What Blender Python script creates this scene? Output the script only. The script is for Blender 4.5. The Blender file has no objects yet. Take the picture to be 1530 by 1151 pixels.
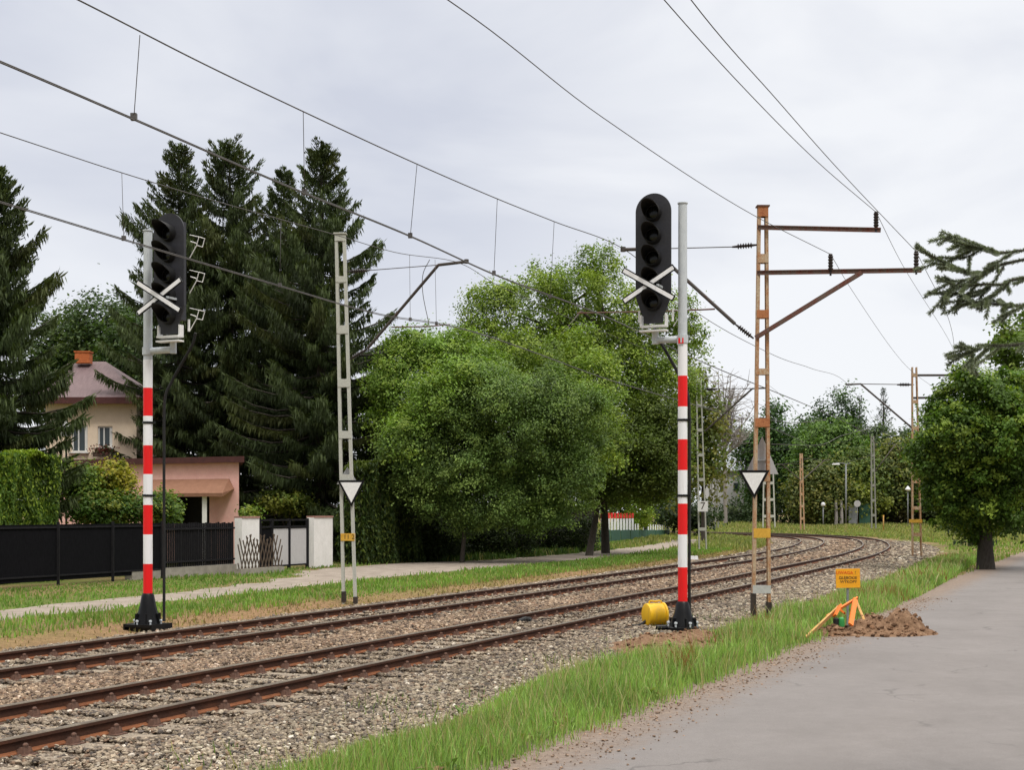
import bpy, math, random
import numpy as np
from mathutils import Vector, Matrix
random.seed(7)
rng = np.random.default_rng(11)
scene = bpy.context.scene
COL = scene.collection
PI = math.pi
F, CX, HY, CAMZ = 2100.0, 765.0, 765.0, 2.1

def P(px, py, Z):
    return Vector(((px - CX) / F * Z, Z, CAMZ + (HY - py) / F * Z))
def G(px, py, z=0.0):
    Z = (CAMZ - z) * F / (py - HY)
    return Vector(((px - CX) / F * Z, Z, z))

# ------------------------------------------------------------------ object helpers
def tag(o, label=None, cat=None, group=None, kind=None):
    if label: o['label'] = label
    if cat: o['category'] = cat
    if group: o['group'] = group
    if kind: o['kind'] = kind
    return o
def thing(name, label, cat, loc=(0, 0, 0), rotz=0.0, group=None):
    o = bpy.data.objects.new(name, None); COL.objects.link(o)
    o.location = loc; o.rotation_euler = (0, 0, rotz); o.empty_display_size = 0.2
    return tag(o, label, cat, group)

class MB:
    """collects primitives; build() links ONE mesh object"""
    def __init__(self): self.v = []; self.f = []; self.sm = []; self.mi = []
    def add(self, vs, fs, smooth=False, mi=0):
        b = len(self.v); self.v.extend([tuple(x) for x in vs])
        for f in fs: self.f.append([b + i for i in f]); self.sm.append(smooth); self.mi.append(mi)
        return self
    def box(self, c, s, rot=None, mi=0, taper=1.0):
        c = Vector(c); hx, hy, hz = s[0] / 2, s[1] / 2, s[2] / 2
        vs = []
        for z in (-1, 1):
            k = taper if z > 0 else 1.0
            for x, y in ((-1, -1), (1, -1), (1, 1), (-1, 1)):
                p = Vector((x * hx * k, y * hy * k, z * hz))
                if rot is not None: p = rot @ p
                vs.append(c + p)
        return self.add(vs, [(3, 2, 1, 0), (4, 5, 6, 7), (0, 1, 5, 4), (1, 2, 6, 5), (2, 3, 7, 6), (3, 0, 4, 7)], mi=mi)
    def bar(self, a, b, w, h, up=(0, 0, 1), mi=0):
        a, b = Vector(a), Vector(b); d = (b - a); L = d.length; d.normalize()
        u = Vector(up)
        if abs(d.dot(u)) > 0.98: u = Vector((0, 1, 0))
        s = d.cross(u).normalized(); u = s.cross(d).normalized()
        rot = Matrix((s, d, u)).transposed()
        return self.box((a + b) / 2, (w, L, h), rot, mi)
    def tube(self, pts, r, n=8, cap=True, smooth=True, mi=0):
        pts = [Vector(p) for p in pts]; m = len(pts)
        rs = r if hasattr(r, '__len__') else [r] * m
        vs = []; fs = []
        d0 = (pts[1] - pts[0]).normalized()
        u = Vector((0, 0, 1)) if abs(d0.z) < 0.9 else Vector((1, 0, 0))
        s = d0.cross(u).normalized()
        for i, p in enumerate(pts):
            d = (pts[min(i + 1, m - 1)] - pts[max(i - 1, 0)]).normalized()
            s = (s - d * s.dot(d)).normalized(); t = d.cross(s)
            for k in range(n):
                a = 2 * PI * k / n
                vs.append(p + (s * math.cos(a) + t * math.sin(a)) * rs[i])
        for i in range(m - 1):
            for k in range(n):
                k2 = (k + 1) % n
                fs.append((i * n + k, i * n + k2, (i + 1) * n + k2, (i + 1) * n + k))
        self.add(vs, fs, smooth, mi)
        if cap:
            b = len(self.v) - len(vs)
            self.f.append([b + k for k in range(n)][::-1]); self.sm.append(False); self.mi.append(mi)
            self.f.append([b + (m - 1) * n + k for k in range(n)]); self.sm.append(False); self.mi.append(mi)
        return self
    def lathe(self, prof, c=(0, 0, 0), n=20, smooth=True, mi=0, axis=None):
        c = Vector(c); vs = []; fs = []; m = len(prof)
        R = axis if axis is not None else Matrix.Identity(3)
        for r, z in prof:
            for k in range(n):
                a = 2 * PI * k / n
                vs.append(c + R @ Vector((r * math.cos(a), r * math.sin(a), z)))
        for i in range(m - 1):
            for k in range(n):
                k2 = (k + 1) % n
                fs.append((i * n + k, i * n + k2, (i + 1) * n + k2, (i + 1) * n + k))
        fs.append(tuple(range(n))[::-1]); fs.append(tuple((m - 1) * n + k for k in range(n)))
        return self.add(vs, fs, smooth, mi)
    def prism(self, outline, depth, fr, mi=0):
        """outline [(a,b)] mapped by fr(a,b,t) t in {0,depth}"""
        n = len(outline)
        vs = [fr(a, b, 0) for a, b in outline] + [fr(a, b, depth) for a, b in outline]
        fs = [tuple(range(n)), tuple(range(2 * n - 1, n - 1, -1))]
        for i in range(n):
            j = (i + 1) % n
            fs.append((i, i + n, j + n, j))
        return self.add(vs, fs, mi=mi)
    def build(self, name, mat, parent=None, org=None, label=None):
        me = bpy.data.meshes.new(name)
        vs = self.v
        if org is not None:
            ox, oy, oz = org; vs = [(x - ox, y - oy, z - oz) for x, y, z in vs]
        me.from_pydata(vs, [], self.f)
        mats = mat if isinstance(mat, (list, tuple)) else [mat]
        for m in mats: me.materials.append(m)
        me.polygons.foreach_set('use_smooth', self.sm)
        if len(mats) > 1: me.polygons.foreach_set('material_index', self.mi)
        me.update()
        import bmesh
        bm = bmesh.new(); bm.from_mesh(me); bmesh.ops.recalc_face_normals(bm, faces=bm.faces)
        for e_ in bm.edges:
            if len(e_.link_faces) == 2 and e_.calc_face_angle(0) > 0.7: e_.smooth = False
        bm.to_mesh(me); bm.free()
        o = bpy.data.objects.new(name, me); COL.objects.link(o)
        if parent is not None: o.parent = parent
        if label: o['label'] = label
        return o

def np_mesh(name, V, Fq, mat, cols=None, parent=None, org=None, smooth=False):
    """V (n,3); Fq (m,k) with constant k; cols (n,3)"""
    V = np.asarray(V, dtype=np.float32)
    if org is not None: V = V - np.asarray(org, dtype=np.float32)
    Fq = np.asarray(Fq, dtype=np.int32); m, k = Fq.shape
    me = bpy.data.meshes.new(name)
    me.vertices.add(len(V)); me.vertices.foreach_set('co', V.ravel())
    me.loops.add(m * k); me.loops.foreach_set('vertex_index', Fq.ravel())
    me.polygons.add(m); me.polygons.foreach_set('loop_start', np.arange(0, m * k, k, dtype=np.int32))
    try: me.polygons.foreach_set('loop_total', np.full(m, k, dtype=np.int32))
    except Exception: pass
    if cols is not None:
        at = me.attributes.new('col', 'FLOAT_COLOR', 'POINT')
        c4 = np.ones((len(V), 4), dtype=np.float32); c4[:, :3] = cols
        at.data.foreach_set('color', c4.ravel())
    me.materials.append(mat)
    me.update(calc_edges=True); me.validate()
    me.polygons.foreach_set('use_smooth', np.full(len(me.polygons), smooth, dtype=bool))
    o = bpy.data.objects.new(name, me); COL.objects.link(o)
    if parent is not None: o.parent = parent
    return o

def text_mesh(name, body, size, mat, parent, M):
    """flat raised lettering, M maps local text plane (x,y,0) to the parent's frame"""
    cu = bpy.data.curves.new('lettering', 'FONT'); cu.body = body; cu.size = size
    cu.align_x = 'CENTER'; cu.align_y = 'CENTER'; cu.extrude = 0.001; cu.resolution_u = 3
    o = bpy.data.objects.new('lettering', cu); COL.objects.link(o)
    dg = bpy.context.evaluated_depsgraph_get()
    me = bpy.data.meshes.new_from_object(o.evaluated_get(dg))
    bpy.data.objects.remove(o); me.transform(M)
    me.materials.clear(); me.materials.append(mat)
    t = bpy.data.objects.new(name, me); COL.objects.link(t); t.parent = parent
    return t

# ------------------------------------------------------------------ materials
class NT:
    def __init__(self, name):
        self.m = bpy.data.materials.new(name); self.m.use_nodes = True
        self.t = self.m.node_tree; self.t.nodes.clear()
        self.out = self.n('ShaderNodeOutputMaterial')
    def n(self, typ, **kw):
        nd = self.t.nodes.new(typ)
        for k, v in kw.items(): setattr(nd, k, v)
        return nd
    def l(self, a, b): self.t.links.new(a, b)
    def noise(self, scale, detail=6, rough=0.6, co=None, dist=0.0):
        t = self.n('ShaderNodeTexNoise'); t.inputs['Scale'].default_value = scale
        t.inputs['Detail'].default_value = detail; t.inputs['Roughness'].default_value = rough
        t.inputs['Distortion'].default_value = dist
        if co is None: co = self.coord()
        self.l(co, t.inputs['Vector']); return t.outputs['Fac']
    def coord(self, sc=None):
        if not hasattr(self, '_c'): self._c = self.n('ShaderNodeTexCoord').outputs['Object']
        if sc is None: return self._c
        mp = self.n('ShaderNodeMapping'); mp.inputs['Scale'].default_value = sc
        self.l(self._c, mp.inputs['Vector']); return mp.outputs['Vector']
    def ramp(self, fac, stops):
        r = self.n('ShaderNodeValToRGB'); e = r.color_ramp.elements
        while len(e) < len(stops): e.new(0.5)
        for i, (p, c) in enumerate(stops):
            e[i].position = p; e[i].color = (*c, 1) if len(c) == 3 else c
        self.l(fac, r.inputs['Fac']); return r.outputs['Color']
    def mix(self, fac, a, b, mode='MIX'):
        x = self.n('ShaderNodeMix'); x.data_type = 'RGBA'; x.blend_type = mode
        for s, v in ((x.inputs[0], fac), (x.inputs[6], a), (x.inputs[7], b)):
            if hasattr(v, 'is_linked') or hasattr(v, 'links'): self.l(v, s)
            elif isinstance(v, (int, float)): s.default_value = v
            else: s.default_value = (*v, 1)
        return x.outputs[2]
    def math(self, op, a, b=0.0, clamp=False):
        x = self.n('ShaderNodeMath'); x.operation = op; x.use_clamp = clamp
        for s, v in ((x.inputs[0], a), (x.inputs[1], b)):
            if isinstance(v, (int, float)): s.default_value = v
            else: self.l(v, s)
        return x.outputs[0]
    def maprange(self, v, a, b, c=0.0, d=1.0, smooth=False):
        x = self.n('ShaderNodeMapRange'); x.clamp = True
        if smooth: x.interpolation_type = 'SMOOTHSTEP'
        self.l(v, x.inputs['Value'])
        for k, q in zip(('From Min', 'From Max', 'To Min', 'To Max'), (a, b, c, d)): x.inputs[k].default_value = q
        return x.outputs['Result']
    def bsdf(self, col, rough=0.7, metal=0.0, bump=None, bstr=0.3, bdist=0.02, spec=0.5):
        b = self.n('ShaderNodeBsdfPrincipled')
        for s, v in ((b.inputs['Base Color'], col), (b.inputs['Roughness'], rough)):
            if isinstance(v, (int, float)): s.default_value = v
            elif isinstance(v, tuple): s.default_value = (*v, 1)
            else: self.l(v, s)
        b.inputs['Metallic'].default_value = metal
        b.inputs['Specular IOR Level'].default_value = spec
        if bump is not None:
            bp = self.n('ShaderNodeBump'); bp.inputs['Strength'].default_value = bstr; bp.inputs['Distance'].default_value = bdist
            self.l(bump, bp.inputs['Height']); self.l(bp.outputs['Normal'], b.inputs['Normal'])
        return b
    def fin(self, b):
        self.l(b.outputs[0], self.out.inputs['Surface']); return self.m

def lin(r, g, b):
    f = lambda c: (c / 255 / 12.92) if c / 255 < 0.04045 else ((c / 255 + 0.055) / 1.055) ** 2.4
    return (f(r), f(g), f(b))
def sc3(c, k): return (c[0] * k, c[1] * k, c[2] * k)

def mottled(name, c1, c2, scale=4.0, rough=0.7, metal=0.0, bump=0.2, streak=None, bd=0.01, lo=0.35, hi=0.65, spec=0.4):
    t = NT(name); co = t.coord(streak) if streak else None
    f = t.noise(scale, 8, 0.65, co)
    c = t.ramp(f, [(lo, c1), (hi, c2)])
    f2 = t.noise(scale * 9, 4, 0.6)
    c = t.mix(0.25, c, t.ramp(f2, [(0.3, sc3(c1, 0.6)), (0.7, sc3(c2, 1.15))]))
    return t.fin(t.bsdf(c, rough, metal, f2, bump, bd, spec))

def leafmat(name, trans=0.3, rough=0.55, gain=1.0):
    t = NT(name); a = t.n('ShaderNodeAttribute'); a.attribute_name = 'col'
    c = a.outputs['Color']
    b = t.bsdf(c, rough, 0.0, spec=0.25)
    tr = t.n('ShaderNodeBsdfTranslucent')
    tc = t.mix(1.0, c, (1.15, 1.25, 0.55), 'MULTIPLY'); t.l(tc, tr.inputs['Color'])
    mx = t.n('ShaderNodeMixShader'); mx.inputs[0].default_value = trans
    t.l(b.outputs[0], mx.inputs[1]); t.l(tr.outputs[0], mx.inputs[2])
    t.l(mx.outputs[0], t.out.inputs['Surface']); return t.m

M = {}
M['leaf'] = leafmat('leaves', 0.32)
M['needle'] = leafmat('needles', 0.12, 0.6)
M['grass'] = leafmat('grass_blades', 0.35, 0.5)
M['bark'] = mottled('bark', (0.035, 0.028, 0.022), (0.10, 0.085, 0.07), 6, 0.9, bump=0.8, streak=(6, 6, 1), bd=0.03)
M['palebark'] = mottled('pale_bark', (0.16, 0.14, 0.13), (0.34, 0.31, 0.29), 6, 0.9, bump=0.5, streak=(5, 5, 1))
def stonemat():
    t = NT('ballast_stone'); a = t.n('ShaderNodeAttribute'); a.attribute_name = 'col'
    f = t.noise(40, 5, 0.7)
    c = t.mix(0.6, a.outputs['Color'], t.ramp(f, [(0.3, (0.25, 0.22, 0.18)), (0.7, (1.5, 1.45, 1.4))]), 'MULTIPLY')
    return t.fin(t.bsdf(c, 0.9, 0, f, 0.5, 0.01, 0.2))
M['stone'] = stonemat()

def railmat():
    t = NT('rail_rust_shaded'); f = t.noise(3, 8, 0.7, t.coord((1, 1, 4))); f2 = t.noise(45, 5, 0.7)
    c = t.ramp(f, [(0.3, (0.022, 0.009, 0.006)), (0.5, (0.055, 0.019, 0.010)), (0.72, (0.12, 0.04, 0.017))])
    c = t.mix(0.35, c, t.ramp(f2, [(0.3, (0.02, 0.010, 0.007)), (0.75, (0.11, 0.05, 0.026))]))
    return t.fin(t.bsdf(c, 0.85, 0.0, f2, 0.5, 0.004, 0.3))
M['rail'] = railmat()  # rust, with the shade under the rail head darkened into the web colour
M['railtop'] = mottled('rail_head_worn', (0.10, 0.075, 0.055), (0.20, 0.165, 0.12), 5, 0.45, 0.35, 0.1)
M['railfoot'] = mottled('rail_foot_orange_rust', (0.12, 0.038, 0.014), (0.25, 0.092, 0.035), 4, 0.9, bump=0.5)
M['fasten'] = mottled('rusty_fastening', (0.05, 0.027, 0.02), (0.17, 0.09, 0.062), 18, 0.9, bump=0.5)
M['sleeper'] = mottled('weathered_sleeper', (0.13, 0.10, 0.075), (0.36, 0.30, 0.225), 5, 0.9, bump=0.8, streak=(1, 7, 7))

def rustpaint(name, paint, rust, cover=0.5, scale=2.5):
    t = NT(name); f = t.noise(scale, 9, 0.7, t.coord((3, 3, 1))); f2 = t.noise(25, 5, 0.7)
    fm = t.mix(0.3, f, f2)
    c = t.ramp(fm, [(cover - 0.10, rust), (cover + 0.05, paint)])
    c = t.mix(0.3, c, t.ramp(f2, [(0.3, sc3(rust, 0.5)), (0.7, sc3(paint, 1.1))]))
    return t.fin(t.bsdf(c, 0.8, 0.0, fm, 0.4, 0.006, 0.3))
M['mast_rust'] = rustpaint('rusty_mast_paint', (0.52, 0.42, 0.29), (0.42, 0.165, 0.055), 0.52)
M['mast_orange'] = rustpaint('rust_orange_plate', (0.46, 0.19, 0.08), (0.27, 0.075, 0.03), 0.45)
M['mast_grey'] = rustpaint('old_grey_mast_paint', (0.52, 0.53, 0.48), (0.30, 0.25, 0.17), 0.37)
M['mast_dim'] = rustpaint('far_mast_paint', (0.27, 0.28, 0.25), (0.18, 0.13, 0.09), 0.42)
M['arm_dark'] = rustpaint('dark_arm_steel', (0.075, 0.07, 0.066), (0.10, 0.05, 0.035), 0.45)
M['arm_rust'] = rustpaint('rusty_cross_arm', (0.15, 0.11, 0.09), (0.17, 0.05, 0.035), 0.5)
M['dark_foot'] = mottled('tarred_mast_foot', (0.02, 0.016, 0.013), (0.055, 0.04, 0.03), 8, 0.8)
M['yellowplate'] = mottled('yellow_plate', (0.55, 0.30, 0.03), (0.75, 0.44, 0.06), 12, 0.6)
M['cream'] = mottled('pale_plate', (0.42, 0.42, 0.40), (0.55, 0.55, 0.53), 9, 0.7)
M['wire'] = mottled('oxidised_wire', (0.07, 0.066, 0.066), (0.12, 0.112, 0.108), 6, 0.6, 0.2)
M['insul'] = mottled('dark_glazed_insulator', (0.018, 0.013, 0.014), (0.035, 0.026, 0.026), 10, 0.25)
M['black'] = mottled('black_paint', (0.004, 0.004, 0.0045), (0.008, 0.008, 0.009), 6, 0.35, spec=0.25)
M['headgrey'] = mottled('signal_head_dark_grey', (0.022, 0.022, 0.027), (0.034, 0.034, 0.041), 3, 0.55)
M['visor'] = mottled('visor_black', (0.006, 0.006, 0.007), (0.012, 0.012, 0.013), 6, 0.6)
M['white'] = mottled('white_paint', (0.84, 0.84, 0.86), (0.90, 0.90, 0.91), 2, 0.45, bump=0.03, streak=(4, 4, 1))
def grimy(name, a, dirt, amt):
    t = NT(name); f = t.noise(2.2, 8, .7, t.coord((7, 7, .8))); f2 = t.noise(26, 5, .75)
    c = t.mix(t.maprange(f, .52, .78, 0, amt), a, dirt); c = t.mix(t.maprange(f2, .66, .74, 0, .55), c, dirt)
    return t.fin(t.bsdf(c, .5, 0, f2, .06, .003, .4))
M['white'] = grimy('white_paint', (.88, .88, .90), (.42, .38, .32), .45)
M['red'] = grimy('red_paint', (.84, .008, .010), (.36, .03, .02), .55)
M['galv'] = mottled('galvanised_steel', (0.50, 0.54, 0.57), (0.62, 0.66, 0.69), 6, 0.5, 0.0, 0.05, streak=(3, 3, 1))
M['signwhite'] = mottled('sign_white', (0.80, 0.80, 0.79), (0.88, 0.88, 0.87), 3, 0.5, bump=0.03)
M['signback'] = mottled('sign_back_grey', (0.40, 0.40, 0.41), (0.52, 0.52, 0.53), 5, 0.5, 0.2)
M['yellow'] = grimy('yellow_drum_paint', (.80, .47, .010), (.34, .22, .09), .6)
M['orange'] = grimy('orange_board', (.80, .19, .018), (.40, .20, .09), .6)
M['orangeboard'] = mottled('amber_sign_face', (0.86, 0.36, 0.012), (0.95, 0.46, 0.02), 4, 0.5, bump=0.03)
M['redink'] = mottled('orange_red_ink', (0.75, 0.06, 0.01), (0.8, 0.08, 0.01), 9, 0.6)
M['plank'] = mottled('yellowed_plank', (0.40, 0.21, 0.06), (0.56, 0.34, 0.12), 6, 0.8)
M['ink'] = mottled('dark_ink', (0.03, 0.02, 0.015), (0.05, 0.03, 0.02), 9, 0.6)
M['glass'] = mottled('dark_lens', (0.006, 0.006, 0.007), (0.01, 0.01, 0.01), 9, 0.08)
M['fenceblack'] = mottled('black_fence_mesh', (0.004, 0.004, 0.005), (0.011, 0.011, 0.013), 5, 0.9, streak=(14, 14, 1.2), bump=0.5, spec=0.05)
M['iron'] = mottled('black_iron', (0.008, 0.008, 0.010), (0.018, 0.017, 0.019), 8, 0.7, spec=0.15)
M['fencewood'] = mottled('shade_darkened_boards', (0.008, 0.006, 0.005), (0.022, 0.016, 0.012), 4, 0.95, streak=(9, 9, 1), spec=0.1)  # brown taken near black: deep shade under the trees is in the colour
M['trellis'] = mottled('old_trellis_wood', (0.05, 0.035, 0.025), (0.12, 0.085, 0.06), 8, 0.9)
M['wallwhite'] = mottled('white_render_wall', (0.76, 0.74, 0.71), (0.86, 0.84, 0.82), 3, 0.85, bump=0.2)
M['wallcap'] = mottled('reddish_cap', (0.30, 0.15, 0.12), (0.42, 0.24, 0.2), 6, 0.85)
M['gatepanel'] = mottled('grey_gate_sheet', (0.44, 0.43, 0.44), (0.56, 0.55, 0.55), 4, 0.6, streak=(12, 12, 1))
M['concrete'] = mottled('old_concrete', (0.22, 0.20, 0.17), (0.36, 0.33, 0.28), 4, 0.9, bump=0.4)
M['pink'] = mottled('salmon_render', (0.80, 0.44, 0.39), (0.88, 0.53, 0.47), 3, 0.9, bump=0.15)
M['pinkdark'] = mottled('brown_awning_sheet', (0.22, 0.105, 0.062), (0.28, 0.14, 0.085), 4, 0.85)
M['fascia'] = mottled('dark_red_fascia', (0.05, 0.015, 0.015), (0.10, 0.03, 0.026), 5, 0.7)
M['cream_wall'] = mottled('cream_plaster', (0.74, 0.60, 0.45), (0.82, 0.68, 0.53), 2, 0.9, bump=0.15)
M['rooftile'] = mottled('pinkish_roof_sheet', (0.125, 0.082, 0.086), (0.19, 0.13, 0.135), 2, 0.75, streak=(6, 1, 1))
M['brickorange'] = mottled('orange_chimney_brick', (0.40, 0.10, 0.03), (0.60, 0.18, 0.06), 9, 0.9)
M['darkint'] = mottled('opening_shade', (0.006, 0.005, 0.005), (0.012, 0.010, 0.010), 5, 0.9)  # near-black colour stands in for the shade in the garage opening
def glassmat():
    t = NT('window_glass'); return t.fin(t.bsdf((0.03, 0.045, 0.05), 0.06, 0.0, spec=0.8))
M['pane'] = glassmat()
M['winframe'] = mottled('white_window_frame', (0.62, 0.62, 0.60), (0.72, 0.72, 0.70), 5, 0.5)
M['flower'] = leafmat('flowers', 0.2)
M['green_paint'] = mottled('green_fence_paint', (0.02, 0.075, 0.05), (0.05, 0.13, 0.085), 5, 0.7)
M['dirt'] = None
M['farhouse'] = mottled('pale_far_wall', (0.52, 0.52, 0.53), (0.62, 0.62, 0.63), 2, 0.9)
M['farroof'] = mottled('grey_blue_roof', (0.24, 0.26, 0.30), (0.36, 0.38, 0.42), 2, 0.6)
M['carwhite'] = mottled('white_car_paint', (0.7, 0.7, 0.7), (0.75, 0.75, 0.75), 3, 0.25)
M['greypaint'] = mottled('grey_post_paint', (0.16, 0.17, 0.18), (0.26, 0.27, 0.28), 5, 0.6)
M['lamp'] = mottled('white_lamp_head', (0.62, 0.62, 0.64), (0.72, 0.72, 0.74), 5, 0.4)
M['rubber'] = mottled('black_rubber', (0.008, 0.008, 0.008), (0.016, 0.016, 0.016), 6, 0.7)
M['greenplastic'] = mottled('green_plastic', (0.03, 0.25, 0.06), (0.05, 0.35, 0.09), 6, 0.5)

# ------------------------------------------------------------------ track curve (near rail = d 0, left of it positive)
_cp = [(-15.6, -15.0), (-9.35, 0.0), (-4.35, 11.95), (-0.1, 22.1), (4.2, 32.5), (7.35, 40.2), (11.0, 49.6), (13.7, 56.6), (17.1, 65.8), (21.1, 78.6),
       (24.3, 91.5), (26.2, 102.0), (26.9, 110.0), (26.4, 118.5), (24.4, 126.5), (20.5, 133.5), (14.5, 139.0), (6.5, 142.5), (-4, 144.5)]
def catmull(cp, step=0.02):
    cp = np.array(cp, float); out = []
    q = np.vstack([2 * cp[0] - cp[1], cp, 2 * cp[-1] - cp[-2]])
    for i in range(1, len(q) - 2):
        p0, p1, p2, p3 = q[i - 1], q[i], q[i + 1], q[i + 2]
        n = max(4, int(np.linalg.norm(p2 - p1) / 0.25))
        t = np.linspace(0, 1, n, endpoint=False)[:, None]
        out.append(0.5 * ((2 * p1) + (-p0 + p2) * t + (2 * p0 - 5 * p1 + 4 * p2 - p3) * t ** 2 + (-p0 + 3 * p1 - 3 * p2 + p3) * t ** 3))
    out.append(cp[-1:]); return np.vstack(out)
_c = catmull(_cp)
for _ in range(60):  # smooth kinks out of the heading
    _c[1:-1] = 0.25 * _c[:-2] + 0.5 * _c[1:-1] + 0.25 * _c[2:]
_seg = np.linalg.norm(np.diff(_c, axis=0), axis=1); _s = np.concatenate([[0], np.cumsum(_seg)])
SMAX = _s[-1]; CS = np.arange(0, SMAX, 0.3)
CPT = np.stack([np.interp(CS, _s, _c[:, 0]), np.interp(CS, _s, _c[:, 1])], 1)
_t = np.gradient(CPT, axis=0); _t /= np.linalg.norm(_t, axis=1)[:, None]
CT = _t; CN = np.stack([-_t[:, 1], _t[:, 0]], 1)
def TK(s, d):
    s = np.asarray(s, float); d = np.asarray(d, float)
    x = np.interp(s, CS, CPT[:, 0]) + d * np.interp(s, CS, CN[:, 0])
    y = np.interp(s, CS, CPT[:, 1]) + d * np.interp(s, CS, CN[:, 1])
    return np.stack([x, y], -1)
def heading(s):
    return math.atan2(np.interp(s, CS, CT[:, 0]), np.interp(s, CS, CT[:, 1]))
def s_at_y(y): return float(np.interp(y, CPT[:400, 1], CS[:400]))
def to_track(x, y):
    x = np.asarray(x, float).ravel(); y = np.asarray(y, float).ravel()
    so = np.empty(len(x)); do = np.empty(len(x)); cp = CPT[::3]
    for a in range(0, len(x), 20000):
        b = slice(a, a + 20000)
        dx = x[b][:, None] - cp[:, 0]; dy = y[b][:, None] - cp[:, 1]
        i = np.argmin(dx * dx + dy * dy, 1) * 3
        ddx = x[b] - CPT[i, 0]; ddy = y[b] - CPT[i, 1]
        so[b] = CS[i] + ddx * CT[i, 0] + ddy * CT[i, 1]; do[b] = ddx * CN[i, 0] + ddy * CN[i, 1]
    return so, do
def sstep(v, a, b):
    t = np.clip((v - a) / (b - a), 0, 1); return t * t * (3 - 2 * t)
def road_u(x, y):   # lateral distance to the right of the asphalt's left edge
    return ((x - 4.75) - 0.437 * (y - 21.0)) * 0.916
def ground_h(x, y, d=None):
    if d is None: d = to_track(x, y)[1].reshape(np.shape(x))
    z = 0.65 * sstep(y, 132, 172) * (1 - 0.0 * x)
    cor = sstep(d, -3.0, -1.4) * (1 - sstep(d, 6.9, 8.6))
    return z * (1 - cor) - 0.17 * cor
_vn_tab = rng.random((256, 256))
def vnoise(x, y, sc):
    x = np.asarray(x) * sc + 100.37; y = np.asarray(y) * sc + 57.1
    i = np.floor(x).astype(int); j = np.floor(y).astype(int); fx = x - i; fy = y - j
    fx = fx * fx * (3 - 2 * fx); fy = fy * fy * (3 - 2 * fy); T = _vn_tab
    g = lambda a, b: T[a % 256, b % 256]
    return (g(i, j) * (1 - fx) + g(i + 1, j) * fx) * (1 - fy) + (g(i, j + 1) * (1 - fx) + g(i + 1, j + 1) * fx) * fy
# ------------------------------------------------------------------ world, sun, camera
w = bpy.data.worlds.new("World"); scene.world = w; w.use_nodes = True
nt = w.node_tree; nt.nodes.clear()
def wn(t, **kw):
    n = nt.nodes.new(t)
    for k, v in kw.items(): setattr(n, k, v)
    return n
SUN_EL, SUN_AZ = math.radians(56), math.radians(150)      # azimuth clockwise from +Y
sky = wn('ShaderNodeTexSky'); sky.sky_type = 'NISHITA'; sky.sun_disc = False
sky.sun_elevation = SUN_EL; sky.sun_rotation = SUN_AZ
tc = wn('ShaderNodeTexCoord')
def wmap(v, a, b, c, d, sm=True):
    x = wn('ShaderNodeMapRange'); x.clamp = True
    if sm: x.interpolation_type = 'SMOOTHSTEP'
    nt.links.new(v, x.inputs['Value'])
    for k, q in zip(('From Min', 'From Max', 'To Min', 'To Max'), (a, b, c, d)): x.inputs[k].default_value = q
    return x.outputs['Result']
def wmath(op, a, b):
    x = wn('ShaderNodeMath', operation=op)
    for s, v in ((x.inputs[0], a), (x.inputs[1], b)):
        if isinstance(v, (int, float)): s.default_value = v
        else: nt.links.new(v, s)
    return x.outputs[0]
def wmix(f, a, b, mode='MIX'):
    x = wn('ShaderNodeMix'); x.data_type = 'RGBA'; x.blend_type = mode
    for s, v in ((x.inputs[0], f), (x.inputs[6], a), (x.inputs[7], b)):
        if isinstance(v, tuple): s.default_value = (*v, 1)
        elif isinstance(v, (int, float)): s.default_value = v
        else: nt.links.new(v, s)
    return x.outputs[2]
mp = wn('ShaderNodeMapping'); mp.inputs['Scale'].default_value = (1.0, 1.0, 2.6); mp.inputs['Location'].default_value = (0.3, 0.1, 0.42)
nt.links.new(tc.outputs['Generated'], mp.inputs['Vector'])
nz = wn('ShaderNodeTexNoise'); nz.inputs['Scale'].default_value = 3.2; nz.inputs['Detail'].default_value = 5; nz.inputs['Roughness'].default_value = 0.5
nz.inputs['Distortion'].default_value = 0.4
nt.links.new(mp.outputs['Vector'], nz.inputs['Vector'])
sep = wn('ShaderNodeSeparateXYZ'); nt.links.new(tc.outputs['Generated'], sep.inputs[0])
dotn = wn('ShaderNodeVectorMath', operation='DOT_PRODUCT'); nt.links.new(tc.outputs['Generated'], dotn.inputs[0])
dv = Vector((0.36, 1.0, 0.16)).normalized(); dotn.inputs[1].default_value = dv
thin = wmap(dotn.outputs['Value'], 0.90, 0.995, 0.12, 0.9)            # thinner cloud towards the brighter part of the sky
nv = wmap(nz.outputs['Fac'], 0.34, 0.67, -0.42, 0.55, False)
low = wmap(sep.outputs['Z'], 0.02, 0.30, 0.60, 0.0)
f = wmath('ADD', wmath('ADD', thin, nv), low)
fc = wn('ShaderNodeClamp'); nt.links.new(f, fc.inputs[0])
cloud = wmix(fc.outputs[0], (6.65, 6.95, 7.9), (9.5, 9.65, 10.0))
back = wmap(sep.outputs['Y'], -0.7, 0.35, 0.50, 1.0)      # unseen darker sky added behind the camera to cut front fill light
zen = wmath('MULTIPLY', wmap(sep.outputs['Z'], 0.38, 0.95, 1.0, 3.5), wmath('MAXIMUM', back, wmap(sep.outputs['Z'], 0.4, 0.9, 0.0, 1.0)))
cloud = wmix(wmap(sep.outputs['Z'], 0.36, 0.7, 0.0, 1.0), cloud, (9.0, 8.75, 8.3))
cm = wn('ShaderNodeVectorMath', operation='SCALE'); nt.links.new(cloud, cm.inputs[0]); nt.links.new(zen, cm.inputs['Scale'])
mixed = wmix(0.93, sky.outputs['Color'], cm.outputs[0])
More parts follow.
